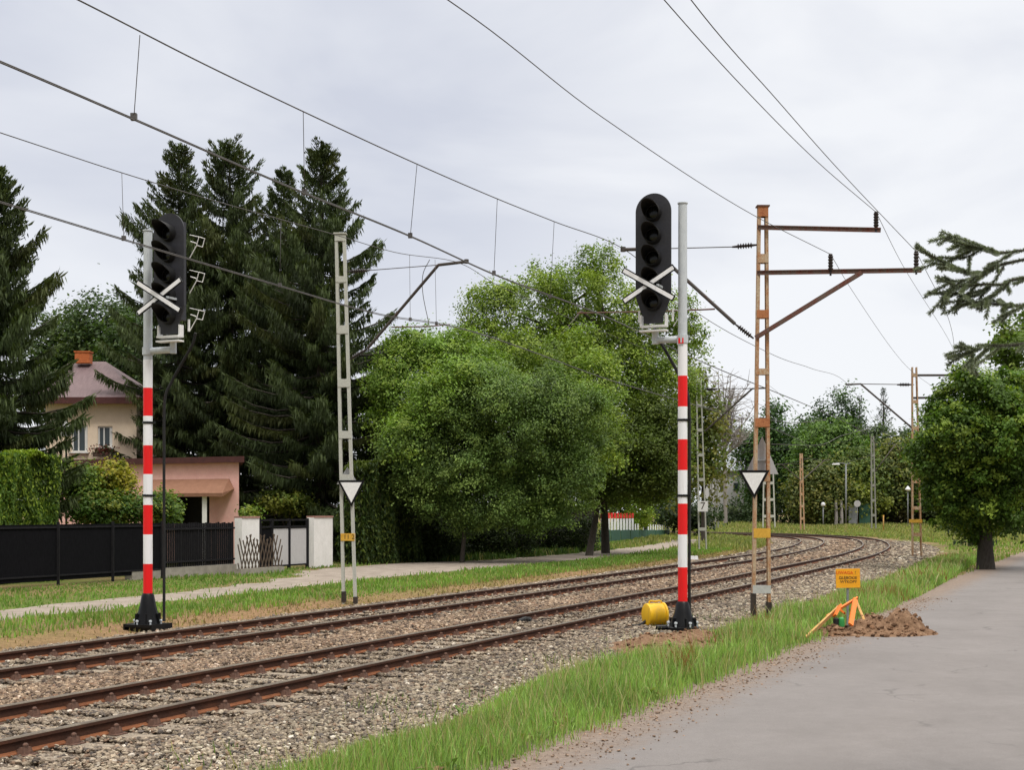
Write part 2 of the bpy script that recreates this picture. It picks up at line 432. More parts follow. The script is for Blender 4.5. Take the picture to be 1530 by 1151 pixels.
bg = wn('ShaderNodeBackground'); nt.links.new(mixed, bg.inputs['Color']); bg.inputs['Strength'].default_value = 0.1
wo = wn('ShaderNodeOutputWorld'); nt.links.new(bg.outputs[0], wo.inputs['Surface'])

sd = bpy.data.lights.new('sun', 'SUN'); sd.energy = 1.7; sd.angle = math.radians(11); sd.color = (1.0, 0.96, 0.9)
so_ = bpy.data.objects.new('sun', sd); COL.objects.link(so_)
sdir = Vector((math.sin(SUN_AZ) * math.cos(SUN_EL), math.cos(SUN_AZ) * math.cos(SUN_EL), math.sin(SUN_EL)))
so_.rotation_euler = sdir.to_track_quat('Z', 'Y').to_euler()

cd = bpy.data.cameras.new('camera'); cd.sensor_width = 36; cd.lens = 36 * F / 1530.0
cd.shift_y = (HY - 575.5) / 1530.0; cd.clip_end = 4000; cd.clip_start = 0.05
cam = bpy.data.objects.new('camera', cd); COL.objects.link(cam); cam.location = (0, 0, CAMZ); cam.rotation_euler = (PI / 2, 0, 0)
scene.camera = cam
scene.view_settings.view_transform = 'Standard'; scene.view_settings.look = 'None'
scene.view_settings.exposure = 0.0; scene.view_settings.gamma = 1.0
scene.cycles.max_bounces = 6; scene.cycles.diffuse_bounces = 3; scene.cycles.transparent_max_bounces = 6
scene.cycles.glossy_bounces = 2; scene.cycles.transmission_bounces = 3; scene.cycles.caustics_reflective = False; scene.cycles.caustics_refractive = False

# ------------------------------------------------------------------ ground sheet
def axis(fine_a, fine_b, step, out):
    a = list(np.arange(fine_a, fine_b + 1e-6, step))
    lo = [-k for k in out[::-1]]; return np.array([fine_a - k for k in out[::-1]] + a + [fine_b + k for k in out])
outs = [2, 5, 10, 20, 40, 80, 160, 320, 640, 1300]
gx = axis(-24, 44, 0.5, outs); gy = axis(-6, 178, 0.5, outs)
X, Y = np.meshgrid(gx, gy); shp = X.shape
s_, d_ = to_track(X, Y); D = d_.reshape(shp)
Zg = ground_h(X, Y, D)
amp = 0.05 * sstep(np.abs(D), 9, 14) * (road_u(X, Y) < -1.0)
Zg = Zg + amp * (vnoise(X, Y, 0.7) - 0.5)
n0, n1 = shp
idx = np.arange(n0 * n1).reshape(shp)
FQ = np.stack([idx[:-1, :-1], idx[:-1, 1:], idx[1:, 1:], idx[1:, :-1]], -1).reshape(-1, 4)
# what grows where: 0 soil, 1 grass
n1v = vnoise(X, Y, 0.45); n2v = vnoise(X + 31, Y - 9, 1.3)
grassy = np.clip(0.25 + 1.3 * (n1v - 0.35) + 0.6 * (n2v - 0.5), 0, 1)
weedy = sstep(D, 6.0, 6.8) * (1 - sstep(D, 7.8, 9.4))            # dry strip beside the ballast
grassy = np.where((D > 8.6), np.clip(grassy + 0.35, 0, 1), grassy)
soilc = np.array(lin(134, 110, 90)); dryc = np.array(lin(142, 116, 90)); grc = np.array([0.085, 0.135, 0.034]); gr2 = np.array([0.15, 0.17, 0.05])
gcol = (grc[None, None] * (1 - n2v[..., None]) + gr2[None, None] * n2v[..., None])
colr = soilc * (1 - grassy[..., None]) + gcol * grassy[..., None]
colr = colr * (1 - 0.62 * weedy[..., None]) + dryc * 0.62 * weedy[..., None]
def groundmat():
    t = NT('ground'); a = t.n('ShaderNodeAttribute'); a.attribute_name = 'col'
    f = t.noise(6, 8, 0.75); f2 = t.noise(40, 5, 0.7)
    c = t.mix(0.75, a.outputs['Color'], t.ramp(f, [(0.25, (0.45, 0.45, 0.4)), (0.75, (1.5, 1.45, 1.3))]), 'MULTIPLY')
    c = t.mix(0.5, c, t.ramp(f2, [(0.3, (0.5, 0.48, 0.42)), (0.7, (1.5, 1.45, 1.35))]), 'MULTIPLY')
    return t.fin(t.bsdf(c, 0.95, 0, f2, 0.7, 0.05, 0.1))
M['ground'] = groundmat()
tag(np_mesh('ground', np.stack([X, Y, Zg], -1).reshape(-1, 3), FQ, M['ground'], colr.reshape(-1, 3), smooth=True), kind='structure')

# ------------------------------------------------------------------ ballast bed
def strip(name, ss, ds, zf, mat, jit=0.0, cols=None):
    S, Dd = np.meshgrid(ss, ds, indexing='ij'); p = TK(S, Dd)
    z = zf(S, Dd, p[..., 0], p[..., 1])
    if jit: z = z + (rng.random(S.shape) - 0.5) * jit
    V = np.concatenate([p, z[..., None]], -1).reshape(-1, 3)
    a, b = S.shape; i = np.arange(a * b).reshape(a, b)
    q = np.stack([i[:-1, :-1], i[1:, :-1], i[1:, 1:], i[:-1, 1:]], -1).reshape(-1, 4)
    return np_mesh(name, V, q, mat, cols, smooth=True)
def ballast_z(S, d, x=None, y=None):
    z = np.interp(d, [-3.0, -2.3, -1.0, -0.6, 6.0, 6.5, 7.6], [-0.14, -0.085, -0.052, -0.045, -0.045, -0.06, -0.15])
    gap = np.exp(-((d - 2.7) / 0.5) ** 2) * 0.03
    return z + gap + 0.03 * (vnoise(np.asarray(S), np.asarray(d), 0.9) - 0.5)
def ballastmat():
    t = NT('ballast'); f = t.noise(1.3, 5, 0.6); v = t.n('ShaderNodeTexVoronoi'); v.inputs['Scale'].default_value = 17
    t.l(t.coord(), v.inputs['Vector'])
    c = t.ramp(f, [(0.3, lin(114, 100, 89)), (0.7, lin(140, 127, 113))])
    sepc = t.n('ShaderNodeSeparateColor'); t.l(v.outputs['Color'], sepc.inputs[0])
    c = t.mix(0.8, c, t.ramp(sepc.outputs[0], [(0.0, (0.35, 0.34, 0.33)), (0.5, (0.9, 0.88, 0.86)), (1.0, (1.9, 1.85, 1.75))]), 'MULTIPLY')
    h = t.math('SUBTRACT', 1.0, v.outputs['Distance'])
    return t.fin(t.bsdf(c, 0.95, 0, h, 1.0, 0.06, 0.15))
M['ballast'] = ballastmat()
tag(strip('ballast_bed', np.arange(14, SMAX - 1, 0.25), np.arange(-2.9, 7.7, 0.15), ballast_z, M['ballast'], 0.03), kind='structure')

# ------------------------------------------------------------------ gravel path on the far side, and road
def pathmat():
    t = NT('gravel_path'); f = t.noise(1.6, 7, 0.65); f2 = t.noise(30, 5, 0.75)
    c = t.ramp(f, [(0.3, lin(126, 116, 107)), (0.7, lin(160, 150, 140))])
    c = t.mix(0.5, c, t.ramp(f2, [(0.3, (0.55, 0.53, 0.5)), (0.7, (1.3, 1.28, 1.25))]), 'MULTIPLY')
    return t.fin(t.bsdf(c, 0.95, 0, f2, 0.5, 0.02, 0.1))
M['path'] = pathmat()
def path_edges(s):
    y = np.interp(s, CS, CPT[:, 1])
    Z_ = y + 4.7
    a = np.interp(Z_, [27, 41, 55, 66, 100], [10.6, 11.8, 11.5, 11.1, 11.6]); b = np.interp(Z_, [28, 36, 44, 48, 55, 60, 70, 100], [12.8, 13.4, 15.2, 17.7, 17.6, 15.6, 15.0, 14.6])
    return a, b
ss = np.arange(18, 128, 0.4); uu = np.linspace(0, 1, 12)
S, U = np.meshgrid(ss, uu, indexing='ij'); a_, b_ = path_edges(S)
jn = (vnoise(S * 1.0, U * 0 + 3, 0.9) - 0.5) * 0.9; jm = (vnoise(S, U * 0 + 17, 0.9) - 0.5) * 0.9
Dp = (a_ + jn) * (1 - U) + (b_ + jm) * U; p = TK(S, Dp)
zz = 0.03 - 0.05 * (np.abs(U - 0.5) * 2) ** 6
i = np.arange(S.size).reshape(S.shape); q = np.stack([i[:-1, :-1], i[1:, :-1], i[1:, 1:], i[:-1, 1:]], -1).reshape(-1, 4)
tag(np_mesh('path', np.concatenate([p, zz[..., None]], -1).reshape(-1, 3), q, M['path'], smooth=True), kind='structure')

def roadmat():
    t = NT('asphalt'); g = t.n('ShaderNodeUVMap'); sp = t.n('ShaderNodeSeparateXYZ'); t.l(g.outputs[0], sp.inputs[0])
    f = t.noise(0.7, 6, 0.6); f2 = t.noise(90, 3, 0.7); f3 = t.noise(5, 6, 0.75)
    asp = t.ramp(f, [(0.25, lin(113, 108, 106)), (0.75, lin(123, 118, 116))])
    asp = t.mix(0.45, asp, t.ramp(f2, [(0.3, (0.6, 0.59, 0.58)), (0.7, (1.3, 1.3, 1.3))]), 'MULTIPLY')
    asp = t.mix(0.22, asp, t.ramp(f3, [(0.35, (0.75, 0.74, 0.72)), (0.65, (1.18, 1.17, 1.15))]), 'MULTIPLY')
    stain = t.ramp(t.noise(0.35, 7, 0.75, t.coord((1.0, 0.45, 1)), 1.5), [(0.46, (1, 1, 1)), (0.62, (0.92, 0.915, 0.91))]); asp = t.mix(1.0, asp, stain, 'MULTIPLY')
    wv = t.n('ShaderNodeTexVoronoi'); wv.feature = 'DISTANCE_TO_EDGE'; wv.inputs['Scale'].default_value = 0.42
    nzv = t.n('ShaderNodeTexNoise'); nzv.inputs['Scale'].default_value = 1.6; nzv.inputs['Detail'].default_value = 7; t.l(t.coord(), nzv.inputs['Vector'])
    va = t.n('ShaderNodeVectorMath', operation='MULTIPLY_ADD'); va.inputs[1].default_value = (1.1, 1.1, 0); t.l(nzv.outputs['Color'], va.inputs[0]); t.l(t.coord(), va.inputs[2]); t.l(va.outputs[0], wv.inputs['Vector'])
    crk = t.math('MULTIPLY', t.maprange(wv.outputs['Distance'], 0.0, 0.011, 1.0, 0.0), t.maprange(t.noise(0.5, 3, 0.5), 0.50, 0.58, 0.0, 0.55))
    asp = t.mix(crk, asp, (0.05, 0.046, 0.043))
    tyre = t.math('ABSOLUTE', t.math('SUBTRACT', t.math('ABSOLUTE', t.math('SUBTRACT', sp.outputs[0], 2.9)), 1.0))
    asp = t.mix(t.maprange(tyre, 0.1, 0.55, 0.12, 0.0, True), asp, (1.25, 1.22, 1.2), 'MULTIPLY')
    dirt = t.ramp(t.noise(14, 7, 0.8), [(0.3, lin(92, 78, 68)), (0.55, lin(128, 113, 101)), (0.75, lin(152, 138, 126))])
    e = t.math('ADD', sp.outputs[0], t.math('MULTIPLY', t.math('SUBTRACT', t.noise(2.2, 8, 0.8), 0.5), 1.5))
    c = t.mix(t.maprange(e, -0.55, 0.30, 0.0, 1.0, True), dirt, asp)
    h = t.math('ADD', f2, t.math('MULTIPLY', t.maprange(e, -0.3, 0.2, 1.0, 0.0), t.noise(20, 6, 0.8)))
    return t.fin(t.bsdf(c, t.maprange(e, -0.3, 0.2, 0.95, 0.75), 0, h, 0.5, 0.008, 0.3))
M['road'] = roadmat()
vv = np.concatenate([np.arange(2, 60, 0.3), np.arange(60, 150, 1.0)]); us = np.concatenate([np.arange(-1.05, 0.6, 0.15), np.arange(0.6, 6.3, 0.5)])
VV, UU = np.meshgrid(vv, us, indexing='ij')
ex = 4.75 + 0.437 * (VV - 21.0)
edge_j = np.where(UU < -0.9, (vnoise(VV, VV * 0, 1.1) - 0.5) * 0.5, 0)
Xr = ex + (UU + edge_j) / 0.916
Xr = Xr + 0.0
Zr = 0.012 + 0.02 * np.clip(UU, 0, 3) / 3 - 0.03 * (UU < -1.0) + 0.012 * (vnoise(VV, UU, 1.5) - 0.5) * (UU < 0.2) + 0.65 * sstep(VV, 132, 172)
i = np.arange(VV.size).reshape(VV.shape); q = np.stack([i[:-1, :-1], i[:-1, 1:], i[1:, 1:], i[1:, :-1]], -1).reshape(-1, 4)
ro = np_mesh('road', np.stack([Xr, VV, Zr], -1).reshape(-1, 3), q, M['road'], smooth=True)
uv = ro.data.uv_layers.new(name='UVMap'); li = np.empty(len(ro.data.loops), np.int32); ro.data.loops.foreach_get('vertex_index', li)
uvd = np.stack([UU.ravel()[li], VV.ravel()[li]], -1).astype(np.float32); uv.data.foreach_set('uv', uvd.ravel())
tag(ro, kind='structure')

# ------------------------------------------------------------------ loose stones on the ballast
def ico():
    t = (1 + 5 ** 0.5) / 2
    v = np.array([(-1, t, 0), (1, t, 0), (-1, -t, 0), (1, -t, 0), (0, -1, t), (0, 1, t), (0, -1, -t), (0, 1, -t), (t, 0, -1), (t, 0, 1), (-t, 0, -1), (-t, 0, 1)], float)
    v /= np.linalg.norm(v[0])
    f = np.array([(0, 11, 5), (0, 5, 1), (0, 1, 7), (0, 7, 10), (0, 10, 11), (1, 5, 9), (5, 11, 4), (11, 10, 2), (10, 7, 6), (7, 1, 8), (3, 9, 4), (3, 4, 2), (3, 2, 6), (3, 6, 8), (3, 8, 9), (4, 9, 5), (2, 4, 11), (6, 2, 10), (8, 6, 7), (9, 8, 1)])
    return v, f
def rocks(name, pos, size, cols, flat=0.7):
    v, f = ico(); n = len(pos)
    vs = v[None] * (1 + 0.55 * (rng.random((n, 12, 1)) - 0.5)) * (0.6 + 0.8 * rng.random((n, 1, 3)))
    q = rng.normal(size=(n, 4)); q /= np.linalg.norm(q, axis=1)[:, None]
    a, b, c, d = q.T
    R = np.stack([1 - 2 * (c * c + d * d), 2 * (b * c - a * d), 2 * (b * d + a * c), 2 * (b * c + a * d), 1 - 2 * (b * b + d * d), 2 * (c * d - a * b), 2 * (b * d - a * c), 2 * (c * d + a * b), 1 - 2 * (b * b + c * c)], -1).reshape(n, 3, 3)
    vs = np.einsum('nij,nkj->nki', R, vs); vs[..., 2] *= flat
    vs = vs * size[:, None, None] + pos[:, None]
    F_ = (f[None] + 12 * np.arange(n)[:, None, None]).reshape(-1, 3)
    return np_mesh(name, vs.reshape(-1, 3), F_, M['stone'], np.repeat(cols, 12, 0))
sp_, dp_, sz_ = [], [], []
def infront(x, y): return np.abs(x / np.maximum(y, 0.1)) < 0.40
for (ya, yb, dens, r) in ((9.5, 16, 1150, 0.0200), (16, 24, 800, 0.0230), (24, 36, 400, 0.030), (36, 58, 150, 0.042), (58, 110, 30, 0.075)):
    sa, sb = s_at_y(ya) - 6, s_at_y(yb) + 3
    n = int((sb - sa) * 10.2 * dens)
    s = rng.uniform(sa, sb, n); d = rng.uniform(-2.9, 7.3, n); p = TK(s, d)
    k = (p[:, 1] > ya) & (p[:, 1] <= yb) & infront(p[:, 0], p[:, 1])
    edge = np.minimum(d + 2.9, 7.3 - d); k &= rng.random(n) < np.clip(edge / 0.7 + 0.1, 0, 1)
    slp = (np.abs(((s / 0.6) % 1) - 0.5) < 0.16) & (((d > -0.45) & (d < 1.95)) | ((d > 3.45) & (d < 5.85)))
    k &= ~(slp & (rng.random(n) < 0.40))
    for rd in (0.0, 1.5, 3.9, 5.4): k &= np.abs(d - rd) > 0.095
    sp_.append(s[k]); dp_.append(d[k]); sz_.append(r * (0.55 + 0.9 * rng.random(k.sum()) ** 1.4))
s = np.concatenate(sp_); d = np.concatenate(dp_); sz = np.concatenate(sz_); p = TK(s, d)
slp = (np.abs(((s / 0.6) % 1) - 0.5) < 0.17) & (((d > -0.5) & (d < 2.0)) | ((d > 3.4) & (d < 5.9)))
z = ballast_z(s, d) + 0.02 + sz * 0.35 + rng.random(len(s)) * 0.018 + np.where(slp, 0.028, 0)
pal = np.array([lin(138, 126, 111), lin(120, 108, 96), lin(102, 93, 85), lin(146, 134, 117), lin(164, 154, 138), lin(84, 78, 74), lin(126, 106, 90), lin(186, 178, 166)])
pw = np.array([.24, .2, .14, .16, .08, .1, .06, .02])
pn = vnoise(p[:, 0], p[:, 1], 0.55) * .6 + vnoise(p[:, 0] + 5, p[:, 1], 1.7) * .4
gapm = ((d > 1.9) & (d < 3.5))
ci = rng.choice(8, len(s), p=pw); cs = pal[ci] * (0.62 + 0.62 * rng.random((len(s), 1))) * (0.82 + 0.52 * pn[:, None])
cs = np.where(gapm[:, None], cs * np.array([0.98, 0.88, 0.82]), cs)
cs = np.where((d < -1.0)[:, None], cs * np.array([1.04, 1.07, 1.07]), cs)
tag(rocks('ballast_stones', np.concatenate([p, z[:, None]], 1), sz, cs), 'loose grey brown crushed stones heaped around the rails', 'ballast', kind='stuff')

# crumbs on the shoulder of the road
n = 5200; yv = rng.uniform(10, 34, n); u = rng.normal(-0.40, 0.30, n); xv = 4.75 + 0.437 * (yv - 21) + u / 0.916
k = infront(xv, yv) & (u < 0.6); xv, yv = xv[k], yv[k]; m = len(xv); sz = 0.004 + 0.014 * rng.random(m) ** 4
tag(rocks('gravel', np.stack([xv, yv, 0.012 + sz * 0.4], 1), sz, np.array(lin(140, 120, 104)) * (0.6 + 0.8 * rng.random((m, 1)))), 'scattered crumbs of soil and grit along the road edge', 'gravel', kind='stuff')

# ------------------------------------------------------------------ grass
def blades(name, x, y, z, h, wd, cols, lean=0.35):
    n = len(x); az = rng.random(n) * 2 * PI; fa = rng.random(n) * 2 * PI
    ln = lean * (0.2 + rng.random(n)) * h
    dx, dy = np.cos(az) * ln, np.sin(az) * ln; wx, wy = np.cos(fa) * wd / 2, np.sin(fa) * wd / 2
    b = np.stack([x, y, z], -1); o3 = lambda a, b_, c: np.stack([a, b_, c], -1)
    V = np.stack([b - o3(wx, wy, 0 * wx), b + o3(wx, wy, 0 * wx),
                  b + o3(dx * .35 + wx * .8, dy * .35 + wy * .8, h * .55), b + o3(dx * .35 - wx * .8, dy * .35 - wy * .8, h * .55),
                  b + o3(dx + wx * .12, dy + wy * .12, h * (1 - 0.25 * lean)), b + o3(dx - wx * .12, dy - wy * .12, h * (1 - 0.25 * lean))], 1).reshape(-1, 3)
    i = np.arange(n)[:, None] * 6
    Q = np.concatenate([i + np.array([[0, 1, 2, 3]]), i + np.array([[3, 2, 4, 5]])], 0)
    return np_mesh(name, V, Q, M['grass'], np.repeat(cols, 6, 0))
def gcols(n, base, x, y, dry=0.12, var=0.35):
    base = np.array(base); c = base * (1 + var * (rng.random((n, 1)) - 0.5) * 2)
    nv = vnoise(x, y, 0.8)[:, None]; c = c * (0.75 + 0.5 * nv)
    yl = np.array([0.34, 0.31, 0.13]); m = (rng.random(n) < dry)[:, None]
    c = np.where(m, yl * (0.6 + 0.7 * rng.random((n, 1))), c)
    return c
def scat(n, sa, sb, da, db):
    s = rng.uniform(sa, sb, n); d = rng.uniform(da, db, n); p = TK(s, d); return s, d, p[:, 0], p[:, 1]
A = []
# verge between the ballast and the road
def verge(ya, yb, dens, w_):
    sa, sb = s_at_y(ya) - 3, s_at_y(yb) + 2; n = int((sb - sa) * 3.0 * dens)
    s, d, x, y = scat(n, sa, sb, -4.6, -1.4)
    u = road_u(x, y)
    left = -2.25 - 0.55 * (vnoise(x, y, 0.9) - 0.5) - 0.5 * sstep(y, 21, 30)
    left = left - 0.45 * (1 - sstep(y, 11.5, 17))
    left = left - 0.75 * np.exp(-((y - 21.4) / 1.9) ** 2)
    k = (y > ya) & (y <= yb) & infront(x, y) & (u < -0.66 + 0.22 * (vnoise(x, y, 0.8) - 0.5) + rng.normal(0, 0.10, n)) & (d < left + rng.normal(0, 0.14, n))
    dn = vnoise(x + 7, y, 1.6); k &= rng.random(n) < np.clip(0.30 + 1.5 * dn, 0, 1)
    bare = np.exp(-(((x - 2.45) / 0.95) ** 2 + ((y - 21.6) / 1.7) ** 2)); k &= rng.random(n) > bare * 1.7
    x, y, d, u = x[k], y[k], d[k], u[k]; m = len(x)
    mid = np.clip(np.minimum((left[k] - d) / 0.5, (-0.55 - u) / 0.40), 0.15, 1)
    h = (0.09 + 0.30 * rng.random(m) ** 1.3) * (0.45 + 0.6 * mid) * (0.55 + 0.8 * vnoise(x, y, 0.7)) * (0.78 + 0.22 * sstep(y, 12, 20))
    c = gcols(m, (0.225, 0.350, 0.088), x, y, 0.11, 0.45)
    tall = rng.random(m) < .045; h = np.where(tall, h * 1.45 + .05, h); c = np.where(tall[:, None], np.array([.40, .36, .19]) * (.7 + .5 * rng.random((m, 1))), c)
    red = (vnoise(x + 3, y + 8, 0.9) > 0.80)[:, None] & (rng.random((m, 1)) < 0.5)
    c = np.where(red, np.array([0.26, 0.12, 0.05]), c)
    A.append((x, y, ground_h(x, y, d) - 0.01, h, w_ * (0.6 + 0.8 * rng.random(m)), c))
verge(9.5, 15, 2100, 0.009); verge(15, 22, 1500, 0.012); verge(22, 36, 900, 0.018); verge(36, 62, 380, 0.03)
# right bank between road and curve
n = 30000; x = rng.uniform(3, 34, n); y = rng.uniform(24, 132, n); s, d = to_track(x, y); u = road_u(x, y)
k = (d < -2.9 - 0.8 * vnoise(x, y, 0.4)) & (u < -0.8) & infront(x, y); x, y, d = x[k], y[k], d[k]; m = len(x)
A.append((x, y, ground_h(x, y, d), 0.08 + 0.16 * rng.random(m), 0.02 + 0.0006 * y, gcols(m, (0.20, 0.30, 0.065), x, y, 0.16)))
# right of the road
n = 16000; x = rng.uniform(12, 60, n); y = rng.uniform(48, 165, n); u = road_u(x, y); k = (u > 6.4) & infront(x, y); x, y = x[k], y[k]; m = len(x)
A.append((x, y, ground_h(x, y), 0.1 + 0.2 * rng.random(m), 0.02 + 0.0008 * y, gcols(m, (0.12, 0.19, 0.045), x, y, 0.15)))
# far bank behind the curve and inside it
n = 60000; x = rng.uniform(-10, 68, n); y = rng.uniform(96, 172, n); s, d = to_track(x, y)
k = ((d < -2.6) | (d > 7.2)) & infront(x, y) & (x > 2) & ~((d > 7.2) & (y < 104)); x, y, d = x[k], y[k], d[k]; m = len(x)
hh = 0.15 + 0.35 * rng.random(m) * vnoise(x, y, 0.25)
A.append((x, y, ground_h(x, y, d), hh, 0.09 + 0.05 * rng.random(m), gcols(m, (0.205, 0.245, 0.07), x, y, 0.22)))
# far side: strip between the dry weeds and the path
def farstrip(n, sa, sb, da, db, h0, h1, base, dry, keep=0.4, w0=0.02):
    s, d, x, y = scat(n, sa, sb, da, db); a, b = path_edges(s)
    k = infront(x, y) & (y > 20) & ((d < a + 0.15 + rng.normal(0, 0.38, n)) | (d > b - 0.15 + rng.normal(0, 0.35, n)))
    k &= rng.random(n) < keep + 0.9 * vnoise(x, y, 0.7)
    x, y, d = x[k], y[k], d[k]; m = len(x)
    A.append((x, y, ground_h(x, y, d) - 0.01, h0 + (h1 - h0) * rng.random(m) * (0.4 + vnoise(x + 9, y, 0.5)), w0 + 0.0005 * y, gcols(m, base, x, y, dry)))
farstrip(46000, 28, 126, 8.2, 11.9, 0.03, 0.20, (0.17, 0.285, 0.055), 0.12, 0.42, 0.016)
farstrip(30000, 28, 126, 6.4, 8.9, 0.02, 0.12, (0.25, 0.185, 0.095), 0.45, 0.15, 0.014)
farstrip(22000, 28, 70, 12.2, 18.4, 0.03, 0.15, (0.155, 0.27, 0.05), 0.10, 0.35, 0.016)
farstrip(22000, 74, 96, 14.5, 24.0, 0.08, 0.40, (0.085, 0.145, 0.036), 0.08, 0.4, 0.025)  # darker green: shade under the trees put into the blade colour
farstrip(16000, 96, 128, 14.5, 24.0, 0.04, 0.16, (0.16, 0.25, 0.055), 0.1, 0.5, 0.03)
farstrip(12000, 96, 134, 7.5, 16.0, 0.08, 0.4, (0.19, 0.225, 0.065), 0.25, 0.3, 0.03)
# sparse weeds on the ballast shoulder
s, d, x, y = scat(5200, s_at_y(11), s_at_y(34), -2.6, -1.0); k = (rng.random(len(x)) < 1.5 * (vnoise(x, y, 0.9) - 0.48)) & infront(x, y); x, y, d, s = x[k], y[k], d[k], s[k]; m = len(x)
A.append((x, y, ballast_z(s, d), 0.04 + 0.13 * rng.random(m), 0.008 + 0.0004 * y, gcols(m, (0.12, 0.19, 0.04), x, y, 0.25)))
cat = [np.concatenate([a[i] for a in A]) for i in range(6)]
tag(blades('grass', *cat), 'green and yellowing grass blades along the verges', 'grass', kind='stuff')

WV, WQ, WC = [], [], []; nb = 0
for i in range(70):
    yv = random.uniform(10.5, 30); edge_ = random.random() < .6
    u = -.78 - abs(random.gauss(0, .12)) if edge_ else -.9 - random.random() * 1.6; xv = 4.75 + .437 * (yv - 21) + u / .916
    if abs(xv / yv) > .4: continue
    zb = 0.0; nl = random.randint(7, 16); sz = random.uniform(.06, .15) * (1.0 if edge_ else 1.2); cb = np.array(random.choice([(.16, .26, .05), (.12, .20, .045), (.22, .28, .07), (.25, .17, .07)]))
    for j in range(nl):
        a = random.random() * 6.28; el = random.uniform(.15, 1.1); d = np.array([math.cos(a) * math.cos(el), math.sin(a) * math.cos(el), math.sin(el)]); sdv = np.array([-math.sin(a), math.cos(a), 0]); L = sz * random.uniform(.7, 1.4); wv = L * .32
        b0 = np.array([xv, yv, zb + random.uniform(0, .08)]); m1 = b0 + d * L * .55 + np.array([0, 0, .01]); tp = b0 + d * L - np.array([0, 0, L * .25])
        WV += [b0, m1 + sdv * wv * .5, tp, m1 - sdv * wv * .5]; WQ.append([nb, nb + 1, nb + 2, nb + 3]); nb += 4; WC += [cb * random.uniform(.7, 1.3)] * 4
tag(np_mesh('weeds', np.array(WV), np.array(WQ), M['grass'], np.array(WC)), 'broad leaved weeds along the edge of the grass verge', 'weeds', kind='stuff')
# ------------------------------------------------------------------ plants
def leaf_quads(pos, nrm, L, W, droop=None):
    n = len(pos); nrm = nrm / np.maximum(np.linalg.norm(nrm, axis=1)[:, None], 1e-6)
    r = rng.normal(size=(n, 3))
    if droop is not None: r = r * (1 - droop) + np.array([0, 0, -1.0]) * droop * 1.5
    a = r - nrm * np.sum(r * nrm, 1)[:, None]; a /= np.maximum(np.linalg.norm(a, axis=1)[:, None], 1e-6)
    b = np.cross(nrm, a); L = np.broadcast_to(L, (n,))[:, None]; W = np.broadcast_to(W, (n,))[:, None]
    V = np.stack([pos - a * L * .5, pos + b * W * .5 - a * L * .05, pos + a * L * .5, pos - b * W * .5 - a * L * .05], 1)
    return V.reshape(-1, 3), np.arange(n * 4).reshape(n, 4)
def crown(lobes, nleaf, leaf, clump, base, var=0.28, fill=0.12, tip=None, tipfrac=0.25, droop=None, updir=0.6, bumps=0):
    """lobes: list of (center, (rx,ry,rz)); returns V,Q,cols"""
    if bumps:
        ar_ = np.array([l[1][0] * l[1][2] for l in lobes]); ex = []
        for j in rng.choice(len(lobes), bumps, p=ar_ / ar_.sum()):
            c_, r_ = np.array(lobes[j][0]), np.array(lobes[j][1]); v = rng.normal(size=3); v[2] = v[2] * .8 + .25; v[1] = v[1] * .7 - .3; v /= np.linalg.norm(v)
            k = rng.uniform(.16, .34) * float(np.mean(r_)); ex.append((tuple(c_ + v * r_ * rng.uniform(.92, 1.08)), (k * rng.uniform(.8, 1.3), k, k * rng.uniform(.8, 1.5))))
        lobes = list(lobes) + ex
    C = np.array([l[0] for l in lobes], float); R = np.array([l[1] for l in lobes], float)
    area = (R[:, 0] * R[:, 1] * R[:, 2]) ** (2 / 3.); pr = area / area.sum()
    per = 55; nc = max(8, int(nleaf / per)); li = rng.choice(len(lobes), nc, p=pr)
    dd = rng.normal(size=(nc, 3)); dd /= np.linalg.norm(dd, axis=1)[:, None]
    rad = np.where(rng.random(nc) < fill, rng.uniform(0.2, 0.6, nc), rng.uniform(0.66, 1.10, nc))
    cc = C[li] + dd * R[li] * rad[:, None]
    # drop clumps deep inside another lobe
    inside = np.zeros(nc, bool)
    for j in range(len(lobes)):
        e = np.sum(((cc - C[j]) / R[j]) ** 2, 1); inside |= (e < 0.45) & (li != j)
    k = ~inside | (rng.random(nc) < 0.15); cc, dd, li = cc[k], dd[k], li[k]; nc = len(cc)
    per = max(4, int(nleaf / nc))
    cr = clump * (0.55 + 0.9 * rng.random(nc)); cb = np.array(base) * (1 + var * (rng.random((nc, 1)) - 0.5) * 2)
    if tip is not None:
        m = (rng.random(nc) < tipfrac)[:, None]; cb = np.where(m, np.array(tip) * (0.8 + 0.4 * rng.random((nc, 1))), cb)
    e = rng.normal(size=(nc, per, 3)) * 0.55; pos = cc[:, None] + e * cr[:, None, None] * np.array([1, 1, 0.75])
    nrm = dd[:, None] * 0.6 + np.array([0, 0, updir]) + rng.normal(size=(nc, per, 3)) * 0.5
    col = cb[:, None] * (0.84 + 0.32 * rng.random((nc, per, 1)))
    n = nc * per
    V, Q = leaf_quads(pos.reshape(n, 3), nrm.reshape(n, 3), leaf * (0.7 + 0.6 * rng.random(n)), leaf * 0.6 * (0.7 + 0.6 * rng.random(n)), droop)
    return V, Q, np.repeat(col.reshape(n, 3), 4, 0), cc
